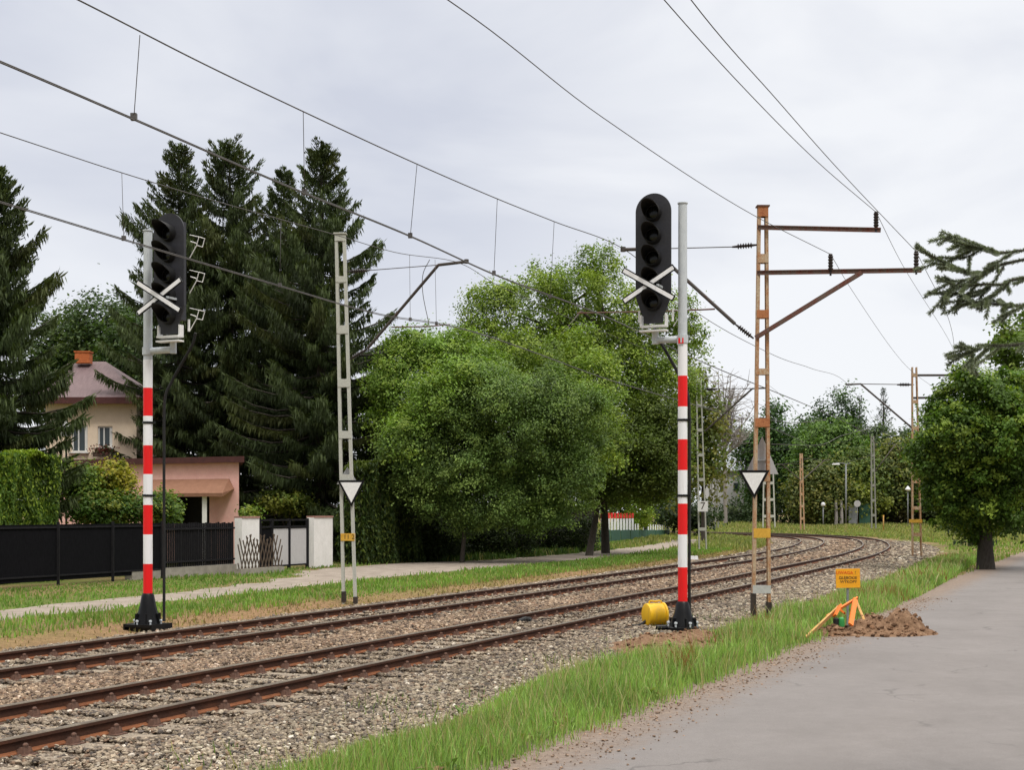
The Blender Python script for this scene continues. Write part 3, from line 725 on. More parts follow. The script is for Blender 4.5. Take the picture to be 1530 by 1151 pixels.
def limb_mesh(base, top, r0, targets, mat, name, parent, org, nlimb=7, wob=0.05):
    b, t = Vector(base), Vector(top); mb = MB(); H = (t - b).length
    pts = [b.lerp(t, k / 7) + Vector((random.gauss(0, wob * .3) * H * .1, random.gauss(0, wob * .3) * H * .1, 0)) * (k > 0) for k in range(8)]
    mb.tube([b - Vector((0, 0, 0.2))] + pts, [r0 * 1.45, r0 * 1.15] + [r0 * (1 - 0.10 * k) for k in range(1, 8)], 9)
    for q in targets:
        q = Vector(q); k = random.uniform(0.35, 0.95); p0 = b.lerp(t, k); mid = p0.lerp(q, 0.5) + Vector((0, 0, 0.12 * (q - p0).length))
        mb.tube([p0, p0.lerp(mid, .6), mid, mid.lerp(q, .5), q], [r0 * .42, r0 * .34, r0 * .26, r0 * .15, r0 * .05], 6)
    return mb.build(name, mat, parent, org)
def px_lobe(cx, cy, rx, ry, Z, depth=None):
    k = Z / F; r = ((rx * k), (depth if depth else rx * k * 0.9), (ry * k)); return (tuple(P(cx, cy, Z)), r)
def tree(name, label, cat, lobes, base_px, Z, nleaf, leaf, clump, col, group=None, trunk_r=0.2, trunk_top=None, z0=0.0, bark='bark', limbs=8, crown_name='crown', mat='leaf', **kw):
    bx = (base_px - CX) / F * Z; org = (bx, Z, z0); t = thing(name, label, cat, org, group=group)
    V, Q, c, cc = crown(lobes, nleaf, leaf, clump, col, **kw)
    np_mesh(crown_name, V, Q, M[mat], c, t, org)
    if trunk_r:
        zt = trunk_top if trunk_top else max(l[0][2] for l in lobes)
        cx_ = np.mean([l[0][0] for l in lobes]); tg = [cc[i] for i in rng.choice(len(cc), min(limbs, len(cc)), replace=False)]
        limb_mesh(org, (bx * .5 + cx_ * .5, Z, zt), trunk_r, tg, M[bark], 'trunk', t, org)
    return t

def spruce(name, label, base, H, R, cat='spruce', group=None, col=(0.042, 0.062, 0.021), z_low=0.06, dens=1.0, tipc=(0.085, 0.115, 0.034), rprof=None, sway=0.0, z_cut=None, big=1.0):
    bx, by, bz = base; t = thing(name, label, cat, base, group=group)
    mb = MB(); mb.tube([(0, 0, -0.2), (0, 0, H * .3), (sway * .5, 0, H * .65), (sway, 0, H * 0.985)], [0.016 * H + .05, 0.012 * H + .03, 0.007 * H + .02, 0.02], 9)
    pos, nrm, LL, WW, AX, CC = [], [], [], [], [], []
    z = H * z_low; ks = []
    while z < H * 0.985:
        f = z / H
        r = (rprof(f) if rprof else R * (1 - f) ** 0.8 * (0.55 + 0.45 * min(1, f / 0.12)))
        nb = random.randint(5, 7)
        a0 = random.random() * 6.28
        for b in range(nb):
            a = a0 + b * 6.283 / nb + random.gauss(0, 0.25); L = max(0.25, r * random.uniform(0.55, 1.22))
            zz = z + random.uniform(-.2, .2); up = np.interp(f, [0, 0.5, 0.85, 1.0], [-0.55, -0.45, -0.05, 0.8]); cu = np.interp(f, [0, 0.5, 0.85, 1], [0.42, 0.62, 0.62, 0.3])
            if f > .45 and f < .93 and random.random() < .18: continue
            ca, sa = math.cos(a), math.sin(a); zb = lambda q: zz + L * (up * q + cu * q * q)
            pts = [(sway * f + ca * L * q, sa * L * q, zb(q)) for q in (0, .25, .5, .75, 1)]
            if L > 0.5: mb.tube(pts, [0.012 * L + .012, 0.010 * L + .01, 0.008 * L + .008, 0.005 * L + .006, 0.004], 4, cap=False)
            ns = int((26 + 105 * L) * dens / big)
            q = rng.random(ns) ** 0.75 * 0.97 + 0.04
            side = rng.choice([-1.0, 1.0], ns); sw = (0.30 + 0.12 * L) * (1.05 - q * .75) * rng.random(ns)
            x = sway * f + ca * L * q - sa * side * sw + rng.normal(0, .05, ns); y = sa * L * q + ca * side * sw; zs = zz + L * (up * q + cu * q * q) - sw * 0.25
            hang = rng.random(ns) < (0.62 if f < 0.85 else 0.2)
            ax = np.stack([ca * (0.75 + 0 * q) - sa * side * 0.55, sa * (0.75 + 0 * q) + ca * side * 0.55, up + 2 * cu * q - 0.1], 1)
            ax = np.where(hang[:, None], np.stack([ca * .22 + rng.normal(0, .15, ns), sa * .22 + rng.normal(0, .15, ns), -1 + 0 * q], 1), ax)
            ax /= np.linalg.norm(ax, axis=1)[:, None]
            ln = np.where(hang, rng.uniform(0.16, 0.42, ns) * (0.55 + .25 * L / 2), rng.uniform(0.14, 0.30, ns)) * min(1.2, .6 + L * .25) * big ** .5
            p = np.stack([x, y, zs], 1) + ax * ln[:, None] * .45
            pos.append(p); AX.append(ax); LL.append(ln); WW.append(rng.uniform(0.035, 0.075, ns) * big ** .5)
            cb = np.array(col) * random.uniform(0.6, 1.45) * (np.array([1.25, 1.0, .8]) if random.random() < .15 else 1.0); m = np.clip((q - .62) * 2.2, 0, 1)[:, None] * rng.random((ns, 1))
            CC.append(cb * (1 - m) * rng.uniform(0.7, 1.3, (ns, 1)) + np.array(tipc) * m)
        z += random.uniform(0.24, 0.46) * (0.75 + 0.5 * (1 - f)) * (H / 14) ** .5
    # leader
    k = 14; pos.append(np.stack([sway + rng.normal(0, .05, k), rng.normal(0, .05, k), H * (0.955 + 0.045 * rng.random(k))], 1)); AX.append(np.stack([rng.normal(0, .5, k), rng.normal(0, .5, k), np.ones(k)], 1))
    LL.append(np.full(k, 0.4)); WW.append(np.full(k, .1)); CC.append(np.tile(np.array(tipc), (k, 1)))
    pos = np.concatenate(pos); ax = np.concatenate(AX); ax /= np.linalg.norm(ax, axis=1)[:, None]; L = np.concatenate(LL); W = np.concatenate(WW); cc = np.concatenate(CC)
    n = len(pos); r = rng.normal(size=(n, 3)); b = np.cross(ax, r); b /= np.linalg.norm(b, axis=1)[:, None]
    V = np.stack([pos - ax * L[:, None] * .5, pos + b * W[:, None] * .5 - ax * L[:, None] * .1, pos + ax * L[:, None] * .5, pos - b * W[:, None] * .5 - ax * L[:, None] * .1], 1).reshape(-1, 3)
    np_mesh('crown', V, np.arange(n * 4).reshape(n, 4), M['needle'], np.repeat(cc, 4, 0), t)
    mb.build('trunk', M['bark'], t)
    return t

def hedge_box(name, label, cat, corners, z0, z1, thick, n, leaf, col, tip, parent_mat='leaf', wavy=0.12, group=None, vertical=0.6):
    """clipped hedge along a line a-b (front edge); thickness goes away from the camera"""
    a, b = np.array(corners[0]), np.array(corners[1]); d = b - a; L = np.linalg.norm(d); d /= L; nb = np.array([-d[1], d[0]])
    org = (float(a[0]), float(a[1]), z0); t = thing(name, label, cat, org, group=group)
    u = rng.random(n) * L; fc = rng.random(n); top = fc < 0.28
    v = np.where(top, rng.random(n) * thick, np.where(rng.random(n) < .8, np.abs(rng.normal(0, .10, n)), rng.random(n) * thick))
    end = (fc > 0.9); u = np.where(end, np.where(rng.random(n) < .5, 0, L) + rng.normal(0, .08, n), u); v = np.where(end, rng.random(n) * thick, v)
    H = z1 - z0
    hz = np.where(top, H - np.abs(rng.normal(0, .07, n)), rng.random(n) * H)
    bul = wavy * np.sin(u * 3.1 + 1.3 * np.sin(hz * 1.2)) + 0.5 * wavy * np.sin(u * 7.7 + hz)
    hz = hz + np.where(top, 0.6 * bul, 0); v = v + np.where(top, 0, bul)
    p = np.stack([a[0] + d[0] * u + nb[0] * v, a[1] + d[1] * u + nb[1] * v, z0 + hz], 1)
    nr = np.where(top[:, None], np.array([0, 0, 1.0]), -np.array([nb[0], nb[1], 0])) + rng.normal(size=(n, 3)) * .55
    V, Q = leaf_quads(p, nr, leaf * (.8 + .7 * rng.random(n)), leaf * .42, droop=vertical)
    cv = vnoise(u, hz, 1.4)[:, None]; c = np.array(col) * (.55 + .5 * rng.random((n, 1))) * (0.55 + 0.9 * cv); m = (rng.random((n, 1)) < .28) | top[:, None]; c = np.where(m, np.array(tip) * (.6 + .7 * rng.random((n, 1))), c)  # tips at random; whole top lighter, its lit look put into leaf colour
    np_mesh('foliage', V, Q, M[parent_mat], np.repeat(c, 4, 0), t, org)
    mb = MB(); cen = [tuple(a + nb * (.35 + thick * .0) + d * (.0)), tuple(b + nb * .35)]
    k = int(L / 0.8) + 1
    for i in range(k):
        q = a + d * (0.3 + i * (L - 0.6) / max(1, k - 1)) + nb * thick * .5
        mb.tube([(q[0], q[1], z0 - .05), (q[0], q[1], z1 - .35)], [0.05, 0.02], 6)
    mb.build('stems', M['bark'], t, org)
    return t

GD = (0.066, 0.108, 0.020); GB = (0.150, 0.215, 0.034); GY = (0.21, 0.255, 0.04); GO = (0.105, 0.135, 0.036)
# --- spruces (bases found from pixel column and depth)
def sp(name, label, px, ytop, Z, R, **kw):
    b = P(px, HY, Z); top = P(px, ytop, Z).z; return spruce(name, label, (b.x, Z, 0.0), top, R, **kw)
grp = 'spruces behind the fences'
sp('spruce_tree', 'dark spruce at the left edge of the photo, in front of the cream house', -12, 252, 45, 3.8, group=grp, z_low=0.10, dens=1.9, rprof=lambda f: np.interp(f, [0, .15, .4, .66, .85, 1.0], [2.0, 2.3, 2.65, 2.1, 1.15, .2]))
sp('spruce_tree', 'spruce with the thinnest crown, directly behind the signal beside the fence', 268, 216, 67, 3.4, group=grp, dens=1.35, col=(0.046, 0.065, 0.024),
   rprof=lambda f: np.interp(f, [0, .1, .45, .72, .86, 1.0], [1.9, 2.4, 3.4, 2.6, 1.35, 0.2]))
sp('spruce_tree', 'spruce with a bare gap below its bushy top, between two other spruces', 343, 209, 68, 3.6, group=grp, dens=1.4,
   rprof=lambda f: np.interp(f, [0, .1, .45, .70, .80, .9, 1.0], [3.0, 3.8, 4.0, 3.3, 1.9, 1.25, 0.3]))
sp('spruce_tree', 'broad tall spruce behind the pale grey lattice mast', 480, 210, 62, 3.8, group=grp, dens=1.6,
   rprof=lambda f: np.interp(f, [0, .08, .3, .5, .66, .80, .9, 1.0], [3.0, 3.7, 3.7, 3.6, 2.9, 1.7, .95, 0.2]))
sp('spruce_tree', 'shorter spruce whose tip stands just beside the tallest spruce', 424, 250, 66, 3.2, group=grp, dens=1.5,
   rprof=lambda f: np.interp(f, [0, .1, .4, .7, .85, 1.0], [2.6, 3.5, 3.4, 2.5, 1.1, 0.2]))
sp('spruce_tree', 'low dark spruce beside the ivy column, half under the pale green trees', 572, 585, 62, 3.0, group=grp, dens=1.0, rprof=lambda f: 3.0 * (1 - f) ** .6)

# --- broadleaf trees behind the path
tree('broadleaf_tree', 'light green broadleaf tree next to the broad spruce', 'tree',
     [px_lobe(630, 600, 62, 80, 60.5, 2.2), px_lobe(602, 560, 38, 50, 60.5, 1.6), px_lobe(695, 560, 62, 52, 60.5, 2), px_lobe(600, 640, 40, 50, 60.5, 1.6), px_lobe(640, 525, 48, 32, 60.5, 1.5), px_lobe(648, 596, 40, 44, 56.5, 1.3), px_lobe(700, 560, 38, 28, 56.5, 1.1), px_lobe(606, 655, 28, 40, 56, 1.0)],
     650, 60.5, 80000, 0.13, 0.42, (0.165, 0.265, 0.044), trunk_r=0.14, tip=(0.24, 0.33, 0.055), tipfrac=.3, fill=.2, bumps=30, var=.4)
tree('broadleaf_tree', 'tallest broadleaf tree, open bright crown behind the right-hand signal', 'tree',
     [px_lobe(890, 460, 62, 70, 70, 2.4), px_lobe(895, 400, 30, 38, 70, 1.0), px_lobe(800, 470, 72, 55, 70, 2.4), px_lobe(812, 420, 36, 28, 70, 1.0), px_lobe(730, 470, 44, 36, 70, 1.6),
      px_lobe(735, 520, 60, 40, 70, 2), px_lobe(965, 480, 56, 60, 70, 2), px_lobe(980, 570, 62, 70, 70, 2.2), px_lobe(1030, 500, 26, 36, 70, .9), px_lobe(1020, 570, 22, 40, 70, .8), px_lobe(880, 590, 110, 90, 70, 3),
      px_lobe(960, 680, 50, 90, 70, 2.2), px_lobe(1000, 660, 30, 70, 70, 1.4), px_lobe(800, 560, 80, 70, 70, 2.5), px_lobe(900, 700, 60, 60, 70, 2), px_lobe(838, 535, 52, 42, 62, 1.6), px_lobe(880, 590, 46, 60, 61, 1.6), px_lobe(905, 660, 34, 46, 61, 1.4), px_lobe(770, 525, 40, 26, 62, 1.3)],
     905, 70, 165000, 0.14, 0.46, (0.155, 0.235, 0.036), trunk_r=0.2, tip=(0.26, 0.34, 0.058), tipfrac=.36, limbs=20, fill=.15, bumps=64, var=.4)
tree('broadleaf_tree', 'olive green fine-leaved tree with drooping twigs, nearest to the path', 'tree',
     [px_lobe(600, 690, 30, 50, 57, 1.2), px_lobe(622, 668, 42, 42, 57, 1.6), px_lobe(690, 622, 52, 46, 57, 1.8), px_lobe(742, 574, 44, 32, 57, 1.5), px_lobe(805, 596, 60, 40, 57, 1.8), px_lobe(852, 632, 48, 66, 57, 1.8), px_lobe(765, 650, 90, 76, 57, 2.4),
      px_lobe(690, 690, 66, 66, 57, 2), px_lobe(838, 716, 58, 56, 57, 1.8), px_lobe(640, 725, 42, 44, 57, 1.5), px_lobe(740, 752, 66, 34, 57, 1.7), px_lobe(800, 768, 50, 26, 57, 1.4), px_lobe(700, 775, 36, 22, 57, 1.1)],
     690, 57, 185000, 0.105, 0.36, (0.122, 0.195, 0.050), trunk_r=0.09, tip=(0.20, 0.285, 0.07), tipfrac=.34, droop=0.35, limbs=14, fill=.2, bumps=80, var=.55)
tree('broadleaf_tree', 'dark shaded tree hanging over the red and white fence', 'tree',
     [px_lobe(930, 680, 56, 60, 66, 2), px_lobe(978, 700, 38, 50, 66, 1.6), px_lobe(893, 705, 34, 45, 66, 1.5), px_lobe(985, 640, 40, 50, 66, 1.4)],
     880, 66, 52000, 0.14, 0.42, (0.085, 0.125, 0.022), trunk_r=0.17, tip=(0.13, 0.17, 0.03), tipfrac=.18, bumps=12)
tree('broadleaf_tree', 'yellowish narrow tree beside the lattice mast with the number board', 'tree',
     [px_lobe(1060, 640, 20, 55, 98, 1.4), px_lobe(1056, 700, 26, 45, 98, 1.6), px_lobe(1040, 600, 22, 50, 98, 1.5), px_lobe(1022, 680, 30, 80, 98, 2)],
     1052, 98, 9000, 0.3, 0.8, (0.115, 0.155, 0.03), trunk_r=0.18, tip=(0.19, 0.19, 0.045), tipfrac=.35)
for (lab, px, yt, Z, rx) in (('rounded tree rising behind the cream house roof', 150, 445, 88, 52), ('tree showing between the left-edge spruce and the cream house roof', 85, 470, 90, 40),
                             ('bushy tree filling the gap between the cream house and the spruces', 205, 470, 84, 44)):
    tree('broadleaf_tree', lab, 'tree', [px_lobe(px, yt + 45, rx, 48, Z), px_lobe(px - 20, yt + 100, rx, 60, Z), px_lobe(px + 18, yt + 85, rx * .9, 60, Z)], px, Z, 12000, 0.26, 0.8,
         (0.050, 0.088, 0.026), trunk_r=.25, tip=(0.09, 0.13, 0.035), tipfrac=.2, group='trees behind the cream house')
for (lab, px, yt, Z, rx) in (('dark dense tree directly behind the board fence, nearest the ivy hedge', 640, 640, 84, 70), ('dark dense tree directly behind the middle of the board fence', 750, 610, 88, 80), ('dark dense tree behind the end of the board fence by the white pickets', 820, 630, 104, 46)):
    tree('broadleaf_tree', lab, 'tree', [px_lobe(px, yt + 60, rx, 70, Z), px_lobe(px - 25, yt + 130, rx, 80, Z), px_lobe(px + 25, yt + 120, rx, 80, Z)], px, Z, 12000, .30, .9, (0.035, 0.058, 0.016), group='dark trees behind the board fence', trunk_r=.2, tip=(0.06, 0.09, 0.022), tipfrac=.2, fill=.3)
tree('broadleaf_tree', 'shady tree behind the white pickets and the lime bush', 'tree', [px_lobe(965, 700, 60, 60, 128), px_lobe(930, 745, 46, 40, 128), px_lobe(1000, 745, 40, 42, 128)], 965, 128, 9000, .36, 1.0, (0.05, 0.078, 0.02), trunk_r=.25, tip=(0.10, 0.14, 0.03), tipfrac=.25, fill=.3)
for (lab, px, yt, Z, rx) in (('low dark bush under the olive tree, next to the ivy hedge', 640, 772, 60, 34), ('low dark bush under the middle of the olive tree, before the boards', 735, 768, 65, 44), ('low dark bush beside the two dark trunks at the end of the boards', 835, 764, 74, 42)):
    tree('bush', lab, 'bush', [px_lobe(px, yt + 30, rx, 28, Z, 1.0), px_lobe(px + rx * .8, yt + 36, rx * .7, 24, Z, .9), px_lobe(px - rx * .7, yt + 40, rx * .6, 20, Z, .9)], px, Z, 9000, .12, .4, (0.030, 0.048, 0.014), group='dark bushes before the board fence', trunk_r=.05, trunk_top=1.2, tip=(0.05, 0.075, 0.02), tipfrac=.25, limbs=4, bumps=10)  # added bushes, near-black leaves stand in for the black shade under the crowns
# --- maple by the road and its neighbour
tree('maple_tree', 'round-crowned dark green maple with a stout trunk beside the road', 'tree',
     [px_lobe(1480, 660, 90, 96, 51, 2.3), px_lobe(1435, 690, 54, 70, 51, 1.7), px_lobe(1530, 660, 80, 95, 51, 2), px_lobe(1470, 605, 70, 45, 51, 1.7), px_lobe(1424, 640, 40, 42, 51, 1.2), px_lobe(1440, 755, 50, 42, 51, 1.3), px_lobe(1500, 755, 60, 46, 51, 1.5), px_lobe(1412, 730, 28, 38, 51, .9)],
     1473, 51, 76000, 0.150, 0.30, (0.080, 0.145, 0.022), trunk_r=0.30, tip=(0.20, 0.28, 0.04), tipfrac=.3, limbs=16, fill=.12, bumps=46, var=.45)
tree('broadleaf_tree', 'tall bright broadleaf tree cut by the right edge of the photo, above the maple', 'tree',
     [px_lobe(1575, 560, 90, 80, 60, 2.4), px_lobe(1545, 520, 50, 44, 60, 1.5), px_lobe(1520, 600, 40, 50, 60, 1.4), px_lobe(1600, 640, 90, 90, 60, 2.4)],
     1590, 60, 24000, 0.2, 0.45, (0.11, 0.175, 0.028), trunk_r=.3, tip=(0.2, 0.26, 0.045), tipfrac=.3, bumps=18)
# --- far trees behind the curve
far = [
    ('tall dark cone-shaped tree rising above the other trees behind the curve', 1250, 588, 188, 34, (0.030, 0.060, 0.022), (0.05, 0.09, 0.03)),
    ('dark rounded tree directly behind the rusty mast', 1158, 618, 176, 34, (0.038, 0.075, 0.026), (0.06, 0.11, 0.03)),
    ('dark tree behind the lattice mast with two side brackets', 1200, 640, 182, 34, (0.040, 0.078, 0.027), (0.07, 0.115, 0.03)),
    ('mid green tree with the lightest crown behind the curve, between two masts', 1237, 628, 170, 36, (0.070, 0.125, 0.030), (0.105, 0.17, 0.04)),
    ('yellowing tree right behind the street lamp', 1275, 672, 166, 32, (0.085, 0.125, 0.030), (0.13, 0.15, 0.03)),
    ('olive bushy tree low in front of the dark cone-shaped tree', 1222, 700, 163, 26, (0.080, 0.105, 0.028), (0.12, 0.12, 0.03)),
    ('grey green tree behind the tall mast at the outside of the curve', 1308, 640, 180, 34, (0.048, 0.072, 0.032), (0.07, 0.10, 0.04)),
    ('brownish green tree between the tall mast and the maple', 1340, 660, 168, 34, (0.070, 0.095, 0.028), (0.11, 0.12, 0.03)),
    ('dense dark tree seen just left of the maple crown', 1372, 640, 176, 34, (0.040, 0.068, 0.024), (0.07, 0.10, 0.03)),
    ('dark broad tree behind the pale grey roofed house', 1118, 650, 196, 38, (0.040, 0.070, 0.026), (0.06, 0.10, 0.03)),
    ('dark green tree over the road end behind the maple trunk', 1430, 650, 172, 44, (0.045, 0.080, 0.024), (0.07, 0.11, 0.03)),
    ('green tree at the road end by the right edge of the photo', 1520, 660, 168, 50, (0.055, 0.10, 0.028), (0.09, 0.14, 0.03)),
]
for (lab, px, yt, Z, rx, c, tp) in far:
    rx *= 1.32; h = 778 - yt; L = [px_lobe(px, yt + rx * .9, rx * .75, rx * .95, Z), px_lobe(px - rx * .45, yt + h * .5, rx * .8, h * .33, Z), px_lobe(px + rx * .45, yt + h * .47, rx * .8, h * .33, Z), px_lobe(px, yt + h * .72, rx * 1.05, h * .27, Z)]
    c = sc3(c, 1.25); tp = sc3(tp, 1.65)
    tree('distant_tree', lab, 'tree', L, px, Z, 19000, 0.42, 1.25, c, group='trees behind the curve', trunk_r=.3, z0=0.6, tip=tp, tipfrac=.35, limbs=5, fill=.25, bumps=14)
for (lab, px, yt, Z, R) in (('slim dark spruce tip above the far tree line, nearer the rusty mast', 1284, 592, 192, 3.2), ('taller of the two sparse spruces above the far tree line', 1320, 580, 192, 3.6), ('spruce whose tip rises just above the maple crown', 1452, 520, 84, 2.0)):
    sp('spruce_tree', lab, px, yt, Z, R, group='distant spruces', dens=.32, col=(0.030, 0.048, 0.028), tipc=(0.045, 0.07, 0.035), big=3.0)
# bushes under the far tree line, one per dark gap
for k, (lab, px, yt, rx, Z) in enumerate((('dark undergrowth bush at the foot of the far mast with two brackets', 1178, 722, 30, 166), ('shady bush under the yellowing far tree', 1245, 735, 34, 170), ('dark bush behind the round road sign', 1298, 728, 30, 170), ('shrub with reddish tinge by the small lamp post', 1340, 722, 32, 168),
        ('clipped dark hedge in front of the pale grey roofed house', 1095, 752, 32, 172), ('dark bush beside the maple trunk', 1410, 735, 34, 166), ('dark bush left of the lattice mast with the number board', 1015, 745, 34, 118))):
    tree('bush', lab, 'bush', [px_lobe(px, (yt + 786) / 2, rx, (786 - yt) * .56, Z), px_lobe(px + rx * .6, (yt + 790) / 2 + 4, rx * .8, (786 - yt) * .46, Z)], px, Z, 3000, .36, .9, (0.030, 0.052, 0.018) if k != 3 else (0.075, 0.07, 0.025), z0=.6 if Z > 150 else 0, trunk_r=.06, trunk_top=2.0, tip=(0.06, 0.085, 0.025), tipfrac=.2, limbs=3, group='bushes under the far trees')

# --- bare grey tree
o = P(1084, HY, 150); org = (o.x, 150.0, 0.4); t = thing('bare_tree', 'leafless pale grey tree with a fan of fine twigs, behind the curve', 'tree', org)
mb = MB(); tw = MB(); kk = 150 / F
def bp(px, py, dz=0): return Vector(((px - CX) * kk, 150 + dz, CAMZ + (HY - py) * kk))
mb.tube([bp(1084, 782), bp(1083, 720), bp(1082, 660), bp(1086, 625), bp(1090, 585), bp(1092, 562)], [.22, .19, .16, .12, .07, .03], 7)
for i in range(64):
    y0 = random.uniform(615, 690); a = random.gauss(0, .75); L = random.uniform(25, 85) * (1 if abs(a) < .9 else .7)
    p0 = bp(1083, y0); e = bp(1083 + math.sin(a) * L * .8 + 4, max(552, y0 - math.cos(a) * L), random.uniform(-2.5, 2.5)); md = p0.lerp(e, .5) + Vector((random.gauss(0, .2), 0, -.15))
    mb.tube([p0, md, e], [.10, .06, .02], 5)
    for j in range(10):
        q = p0.lerp(e, random.uniform(.35, 1)); g = q + Vector((random.gauss(0, .9), random.gauss(0, .6), abs(random.gauss(.5, .6)))); tw.tube([q, q.lerp(g, .5) + Vector((0, 0, -.05)), g], [.035, .025, .012], 4, cap=False)
mb.build('trunk', M['palebark'], t, org); tw.build('twigs', M['palebark'], t, org)

# --- hedges, ivy columns and garden shrubs
ga, gb = P(-60, 0, 39.5), P(104, 0, 44)
hedge_box('hedge', 'tall clipped thuja hedge behind the black fence', 'hedge', ((ga.x, 39.5), (gb.x, 43)), 0, 3.80, 1.3, 32000, 0.15, (0.10, 0.18, 0.025), (0.25, 0.34, 0.04), wavy=.16)
ia, ib = P(556, 0, 56), P(652, 0, 60)
hedge_box('ivy_hedge', 'dark green climbing hedge beside the white gate wall', 'hedge', ((ia.x, 55.5), (ib.x, 60)), 0, 4.0, 1.4, 22000, 0.19, (0.045, 0.078, 0.019), (0.11, 0.145, 0.03), wavy=.22)
def shrub(lab, lobes, px, Z, n, leaf, col, tip, name='shrub', **kw):
    return tree(name, lab, 'shrub', lobes, px, Z, n, leaf, .3, col, trunk_r=.04, trunk_top=1.6, tip=tip, tipfrac=.4, limbs=5, group='garden shrubs behind the fence', **kw)
shrub('lime green shrub with pale bare stems beside the clipped hedge', [px_lobe(122, 720, 26, 22, 46.5, .6), px_lobe(132, 746, 26, 30, 46.5, .6)], 118, 46.5, 6000, .13, (0.12, 0.20, 0.03), (0.24, 0.30, 0.045), bark='palebark')
shrub('yellow leaved shrub in front of the pink garage wall', [px_lobe(168, 710, 22, 22, 47, .6), px_lobe(182, 728, 16, 18, 47, .5), px_lobe(160, 745, 26, 24, 47, .6)], 160, 47, 5000, .13, (0.16, 0.18, 0.02), (0.32, 0.29, 0.03), bark='palebark')
shrub('dense low green shrub mass behind the red and white mast', [px_lobe(190, 764, 58, 18, 46.5, .8), px_lobe(150, 762, 44, 20, 46, .7), px_lobe(215, 758, 28, 16, 46.5, .7)], 185, 46.5, 11000, .13, (0.065, 0.125, 0.02), (0.17, 0.20, 0.03))
shrub('rounded green shrub right before the garage opening', [px_lobe(243, 760, 19, 20, 47, .6), px_lobe(238, 770, 24, 14, 47, .6)], 243, 47, 6000, .12, (0.085, 0.15, 0.025), (0.15, 0.22, 0.035))
shrub('yellow green shrub seen above the gate', [px_lobe(425, 752, 36, 14, 60, .8), px_lobe(445, 756, 24, 12, 60, .6)], 430, 60, 3500, .15, (0.09, 0.13, 0.02), (0.17, 0.19, 0.03))
shrub('small lime shrub between the garage corner and the white wall', [px_lobe(374, 768, 10, 8, 55, .4)], 372, 55, 900, .13, (0.10, 0.16, 0.02), (0.2, 0.24, 0.03))
shrub('bright lime bush behind the white pickets', [px_lobe(955, 772, 24, 17, 108, 1.2), px_lobe(935, 782, 16, 12, 108, .8)], 950, 108, 2600, .26, (0.15, 0.24, 0.025), (0.27, 0.34, 0.04))

